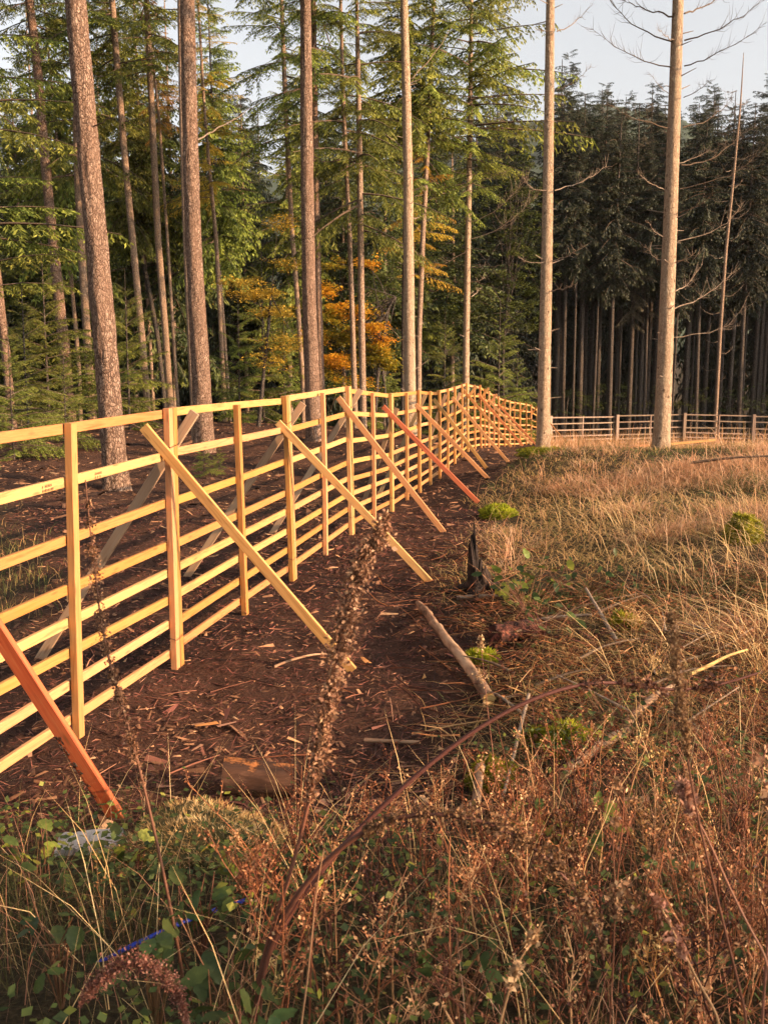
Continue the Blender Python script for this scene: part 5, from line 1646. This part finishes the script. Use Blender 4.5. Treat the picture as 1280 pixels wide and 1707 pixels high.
# small green ground leaves
pt = scatter(11000, 1.8, 5.6, None, lambda x, y: grass_density(x, y) * sstep(.42, .6, fbm2(x + 20, y, 1.4, 3) + .12 * (x < .1)), .9)
n = len(pt)
pos = pt + np.stack([np.zeros(n), np.zeros(n), rl.uniform(.02, .24, n)], 1)
a = rl.uniform(0, 6.28, n)
d = np.stack([np.cos(a), np.sin(a), rl.normal(.0, .3, n)], 1)
d /= np.linalg.norm(d, axis=1, keepdims=True)
V, Q = kites(pos, d, rl.uniform(.02, .048, n), rl.uniform(.013, .032, n), rl, up=np.array([[.3, -.2, 1.0]]))
link('ground_leaves', np_mesh('ground_leaves', V, Q, None, [M['bramble']], tint=np.repeat(np.clip(rl.normal(.42, .28, n), 0, 1), 4)), kind='stuff', label='small green leaves of ground plants among the weeds', cat='ground cover')
# dead leaves and twigs of the brush pile
pt = scatter(9000, 4.8, 9.5, lambda x, y: np.abs(x) * .75 + .7, lambda x, y: grass_density(x, y), 1.0)
n = len(pt)
pos = pt + np.stack([np.zeros(n), np.zeros(n), rl.uniform(.0, .10, n)], 1)
a = rl.uniform(0, 6.28, n)
d = np.stack([np.cos(a), np.sin(a), rl.normal(.1, .35, n)], 1)
d /= np.linalg.norm(d, axis=1, keepdims=True)
big = rl.random(n) < .5
V, Q = kites(pos, d, np.where(big, rl.uniform(.1, .35, n), rl.uniform(.02, .06, n)), np.where(big, rl.uniform(.004, .008, n), rl.uniform(.012, .03, n)), rl)
link('brush_litter', np_mesh('brush_litter', V, Q, None, [M['weed']], tint=np.repeat(np.clip(rl.normal(.35, .25, n), 0, 1), 4)), kind='stuff', label='dead twigs and withered leaves of the brush pile', cat='litter')


n = 420
y = rl.uniform(4.8, 12, n)
x = np.interp(y, _xb[:, 0], _xb[:, 1]) + rl.normal(.1, .45, n)
a = rl.uniform(0, 6.28, n)
L = rl.uniform(.12, .55, n)
p0_ = np.stack([x, y, gz(x, y) + rl.uniform(.0, .05, n)], 1)
x2, y2 = x + np.cos(a) * L, y + np.sin(a) * L
p2_ = np.stack([x2, y2, gz(x2, y2) + rl.uniform(.0, .12, n)], 1)
p1_ = (p0_ + p2_) / 2 + rl.normal(0, .02, (n, 3))
r_ = rl.uniform(.0025, .007, n)[:, None]
V, Q = tubes(np.stack([p0_, p1_, p2_], 1), r_ * np.array([[1, .8, .4]]), 5)
link('edge_twigs', np_mesh('edge_twigs', V, Q, None, [M['weed']], tint=np.repeat(np.clip(rl.normal(.3, .3, n), 0, 1), 15)), kind='stuff', label='broken twigs strewn along the right edge of the soil strip', cat='litter')

# ------------------------------------------------------------------ single plants
def leaf_mesh(k):
    """Toothed, folded bramble leaf along +X, length 1."""
    rs = np.random.default_rng(900 + k)
    n = 9
    x = np.linspace(0, 1, n)
    w = .30 * np.sin(np.pi * np.clip(x, 0, 1) ** .8) ** .8
    V = []
    for i in range(n):
        tooth = .035 if i % 2 else -.02
        zc = -.18 * x[i] ** 2 + .02 * math.sin(i * 2.1)
        V += [(x[i], -(w[i] + tooth) if 0 < i < n - 1 else 0, zc + .10 * w[i] + rs.normal(0, .012)), (x[i], -w[i] * .5, zc + .07 * w[i] * (1 if i % 2 else .3)), (x[i], 0, zc), (x[i], w[i] * .5, zc + .07 * w[i] * (1 if i % 2 else .3)), (x[i], (w[i] + tooth) if 0 < i < n - 1 else 0, zc + .10 * w[i] + rs.normal(0, .012))]
    ix = np.arange(n * 5).reshape(n, 5)
    q = np.stack([ix[:-1, :-1], ix[1:, :-1], ix[1:, 1:], ix[:-1, 1:]], -1).reshape(-1, 4)
    return np.array(V), q


LEAF = []
for k in range(6):
    V, q = leaf_mesh(k)
    LEAF.append(np_mesh('leaf', V, q, None, [M['bramble']], tint=np.full(len(V), (.05, .3, .55, .7, .95, 1.0)[k]), smooth=True))


def bramble(px, py, Y, label, nl, size, tones, spread=.16, seed=1, cat='bramble'):
    rs = np.random.default_rng(seed)
    c = P(px, py, Y - .25)
    Y -= .25
    g = Vector((c.x, Y + .03, gz1(c.x, Y + .03)))
    root = empty('bramble', g, label, cat, 'bramble plants with green leaves')
    ctr = c - g
    stems = []
    for k in range(nl):
        a = rs.uniform(0, 6.28)
        p = ctr + Vector((math.cos(a) * spread * rs.uniform(.3, 1), math.sin(a) * spread * rs.uniform(.2, .8), rs.normal(0, spread * .45)))
        p.z = max(.02, p.z)
        o = link('leaf', LEAF[tones[int(rs.integers(len(tones)))]], root)
        s = size * rs.uniform(.65, 1.15)
        o.location = p
        o.scale = (s, s * rs.uniform(.8, 1.1), s)
        o.rotation_euler = (rs.normal(.2, .45), rs.normal(.25, .4), rs.uniform(0, 6.28))
        stems.append([[0, 0, -.02], list(Vector((ctr.x * .5, ctr.y * .5, ctr.z * .6)) + Vector(rs.normal(0, .02, 3))), list(p)])
    V, Q = tubes(np.array(stems), np.broadcast_to(np.array([.003, .0024, .0015]), (nl, 3)), 4)
    link('stem', np_mesh('stem', V, Q, None, [M['stalk']], tint=np.full(len(V), .4)), root)


BR = [(395, 1430, 3.9, 'yellow-green bramble sprig in front of the low mossy mound, left cluster', 8, .075, (4, 3, 5), .10), (335, 1500, 3.2, 'dark green bramble leaves left of the blue cane tip', 9, .085, (1, 2, 1), .10),
      (225, 1400, 4.2, 'pale bramble leaves right of the grey board', 9, .085, (3, 4, 2), .12), (60, 1440, 4.0, 'yellowish bramble leaves near the left edge', 10, .075, (4, 3, 2), .15), (90, 1550, 2.9, 'low green bramble leaves above the bamboo cane', 12, .06, (0, 1, 2), .16),
      (370, 1600, 2.6, 'deep green bramble leaves below the blue cane tip', 9, .08, (0, 1), .13), (250, 1570, 2.7, 'broad green bramble leaf group on the blue cane', 6, .085, (1, 2), .08), (900, 1395, 3.9, 'yellow bramble leaves under the arching brown stem', 14, .075, (5, 4, 4, 3), .18),
      (960, 1385, 3.8, 'pale green bramble leaves right of the yellow ones', 9, .075, (3, 4, 2), .14), (780, 1600, 2.5, 'dark bramble leaves among brown weeds at the bottom centre', 8, .06, (0, 1), .12), (1110, 1470, 3.2, 'small green bramble sprig right of the arching stem', 7, .055, (2, 3), .09),
      (1170, 1490, 3.2, 'small green bramble sprig nearest the right edge', 6, .055, (1, 2), .09), (865, 975, 9.3, 'light green leaves sprouting beside the charred stump', 12, .14, (3, 4, 2), .22), (880, 1010, 8.7, 'dark green leaves in the hollow right of the charred stump', 26, .09, (0, 0, 1), .45),
      (905, 1040, 7.9, 'bramble leaves over the brush just right of the rotten log', 22, .085, (0, 1, 2), .35), (985, 985, 9.4, 'dark bramble patch in the grass above the brush pile', 26, .085, (0, 1), .5), (1010, 1180, 5.8, 'green bramble leaves between the crumbling branch and the moss', 14, .06, (1, 2, 3), .2),
      (930, 960, 9.5, 'light sprig standing in the grass right of the charred stump', 6, .10, (4, 3), .18), (1240, 1320, 3.9, 'grey-green bramble leaves at the right edge under the weeds', 16, .055, (0, 1), .2), (420, 1690, 2.2, 'bramble leaves at the bottom edge under the fuzzy head', 9, .07, (0, 1), .13)]
for k, (px, py, Y, lab, nl, sz, tn, spd) in enumerate(BR):
    bramble(px, py, Y, lab, int(nl * 1.6), sz, tn, spd, 700 + k)


def stalk(name, pix, Y0, Y1, r0, label, head, seed, tint=.45, fuzz_w=.02, fuzz_n=900, cat='weed', fl=(.008, .02), grow=True):
    """A single tall stem traced in the photo (top first), head = (t0, t1) stretch carrying dry florets."""
    rs = np.random.default_rng(seed)
    fuzz_n = int(fuzz_n * 1.5)
    n = len(pix)
    pts = np.array([list(P(x, y, Y0 + (Y1 - Y0) * k / (n - 1))) for k, (x, y) in enumerate(pix)])
    if grow:   # run the stem on into the ground
        e = pts[-1]
        zg = gz1(e[0], e[1])
        if e[2] > zg:
            d = pts[-1] - pts[-2]
            pts = np.vstack([pts, [e[0] + d[0] * .3, e[1] + .02, zg - .03]])
            n += 1
    tt = np.linspace(0, n - 1, 40)
    pl = np.stack([np.interp(tt, range(n), pts[:, k]) for k in range(3)], 1)
    for _ in range(5):
        pl[1:-1] = (pl[:-2] + 2 * pl[1:-1] + pl[2:]) / 4
    base = Vector(pl[-1])
    pl = pl - np.array(base)
    root = empty(name, base, label, cat)
    V, Q = tubes(pl[None], np.linspace(r0 * .35, r0, 40)[None], 7)
    link('stem', np_mesh('stem', V, Q, None, [M['stalk']], tint=np.full(len(V), tint * .7), smooth=True), root)
    if head:
        nn = max(6, int(fuzz_n / 55))
        tn = np.sort(rs.uniform(head[0], head[1], nn)) * 39
        kn = np.minimum(tn.astype(int), 38)
        pn = pl[kn] + (pl[kn + 1] - pl[kn]) * (tn - kn)[:, None]
        u = (tn / 39 - head[0]) / (head[1] - head[0])
        env = fuzz_w * rs.uniform(.35, 1.5, nn) * np.clip(np.sin(np.pi * np.clip(u * .92 + .06, 0, 1)) ** .5, .3, 1)
        # side sprigs leave the stem at the whorls
        o = rs.normal(size=(nn, 3)) + np.array([0, 0, .6])
        o /= np.linalg.norm(o, axis=1, keepdims=True)
        tip = pn + o * (env * rs.uniform(.4, 1.3, nn))[:, None]
        V, Q = tubes(np.stack([pn, (pn + tip) / 2 + rs.normal(0, .002, (nn, 3)), tip], 1), np.broadcast_to(np.array([r0 * .22, r0 * .16, r0 * .08]), (nn, 3)), 3)
        link('side_sprigs', np_mesh('side_sprigs', V, Q, None, [M['stalk']], tint=np.full(len(V), tint * .8)), root, kind='stuff')
        w = rs.integers(0, nn, fuzz_n)
        f = rs.random(fuzz_n) ** 1.3
        p = pn[w] + (tip - pn)[w] * f[:, None] + rs.normal(size=(fuzz_n, 3)) * (env[w] * .42)[:, None]
        d = rs.normal(size=(fuzz_n, 3)) + o[w] * .6
        d /= np.linalg.norm(d, axis=1, keepdims=True)
        ln = rs.uniform(*fl, fuzz_n) * rs.uniform(.6, 1.1, fuzz_n)
        V, Q = kites(p, d, ln, ln * rs.uniform(.3, .8, fuzz_n), rs)
        link('seed_head', np_mesh('seed_head', V, Q, None, [M['stalk']], tint=np.repeat(np.clip(rs.normal(tint, .22, fuzz_n), 0, 1), 4)), root, kind='stuff')
    return root


stalk('dock_stalk', [(645, 860), (622, 900), (592, 970), (572, 1050), (556, 1120), (543, 1200), (530, 1270), (512, 1350), (490, 1440), (450, 1560), (425, 1640)], 2.3, 2.3, .006, 'tall thick brown seed stalk rising in the centre foreground', (.0, .62), 1, .56, .027, 4600, fl=(.006, .017))
stalk('dock_stalk', [(143, 800), (150, 880), (160, 960), (168, 1040), (184, 1110), (205, 1180), (225, 1250), (245, 1330), (268, 1430), (290, 1540), (305, 1620)], 2.6, 2.5, .005, 'thin dark seed stalk crossing the fence rails on the left', (.02, .62), 2, .34, .018, 2200, fl=(.005, .013))
stalk('bramble_cane', [(1262, 1122), (1180, 1150), (1100, 1152), (1030, 1134), (960, 1140), (880, 1165), (790, 1215), (700, 1285), (620, 1360), (540, 1440), (470, 1540), (420, 1640)], 2.75, 2.35, .009, 'dark arching cane sweeping from lower centre to the right', (.05, .38), 3, .22, .02, 500, cat='cane')
stalk('dock_stalk', [(1005, 1600), (1000, 1555), (965, 1490), (915, 1430), (850, 1385), (780, 1360), (700, 1353), (630, 1370), (560, 1415), (500, 1480), (455, 1560), (430, 1640)], 2.15, 2.3, .0085, 'drooping arched stalk with dark dry florets in the lower centre', (.0, .62), 4, .30, .026, 2400, fl=(.006, .016))
stalk('grass_plume', [(1118, 1025), (1124, 1090), (1132, 1160), (1142, 1240), (1155, 1330), (1178, 1430), (1205, 1540), (1235, 1660), (1250, 1720)], 1.55, 1.6, .003, 'blurred dark fuzzy plume standing close at the right', (.0, .36), 5, .35, .012, 3600, cat='plume', fl=(.003, .007))
stalk('weed_stalk', [(1130, 1295), (1148, 1340), (1180, 1400), (1215, 1480), (1250, 1550), (1290, 1620)], 1.7, 1.6, .003, 'straw-coloured leaning stem in front of the lower right weeds', (.0, .2), 6, .85, .012, 200)
stalk('weed_stalk', [(1080, 1480), (1105, 1520), (1130, 1570), (1165, 1640), (1205, 1710)], 1.75, 1.7, .0032, 'yellow branching stem with knobby buds at the lower right', (.0, .5), 7, .9, .018, 130)
stalk('weed_stalk', [(905, 1535), (885, 1570), (860, 1610), (840, 1680), (830, 1720)], 1.75, 1.7, .0032, 'orange-brown stem with knobby buds at the bottom centre right', (.0, .5), 8, .8, .020, 130)
stalk('weed_stalk', [(1278, 1240), (1268, 1280), (1278, 1330), (1290, 1400)], 1.8, 1.8, .003, 'yellow budded stem at the right edge', (.0, .7), 9, .9, .014, 120)
stalk('fuzzy_stalk', [(130, 1680), (160, 1640), (205, 1608), (250, 1605), (290, 1640), (310, 1700), (318, 1730)], 2.0, 1.95, .004, 'arched brown fuzzy flower head at the lower left edge', (.0, .75), 10, .45, .022, 3600, fl=(.003, .010))
stalk('weed_stalk', [(800, 1060), (806, 1120), (812, 1180), (822, 1260), (828, 1340)], 4.2, 4.15, .003, 'upright thin weed with pale seed heads left of the moss', (.0, .4), 11, .85, .03, 160)
stalk('weed_stalk', [(540, 1415), (528, 1480), (520, 1560), (512, 1640), (500, 1720)], 2.1, 2.1, .003, 'straight bright straw stem beside the central stalk', None, 12, .95)
stalk('weed_stalk', [(1035, 1300), (1020, 1400), (1025, 1480), (1022, 1600), (1015, 1720)], 2.2, 2.2, .003, 'upright reddish weed stem at lower right of centre', (.0, .5), 13, .5, .03, 220)

# ------------------------------------------------------------------ air
bpy.ops.mesh.primitive_cube_add(size=1)
hz = bpy.context.active_object
hz.name = 'haze'
hz['kind'] = 'stuff'
hz.location = (0, 480, 105)
hz.scale = (4400, 4600, 260)
hm = bpy.data.materials.new('haze')
hm.use_nodes = True
hn = hm.node_tree
hn.nodes.remove(hn.nodes['Principled BSDF'])
pv = hn.nodes.new('ShaderNodeVolumePrincipled')
pv.inputs['Color'].default_value = (.93, .95, 1, 1)
pv.inputs['Density'].default_value = .0001
pv.inputs['Density Attribute'].default_value = ''
pv.inputs['Anisotropy'].default_value = .2
hn.links.new(pv.outputs[0], hn.nodes['Material Output'].inputs['Volume'])
hz.data.materials.append(hm)
hz.display_type = 'WIRE'
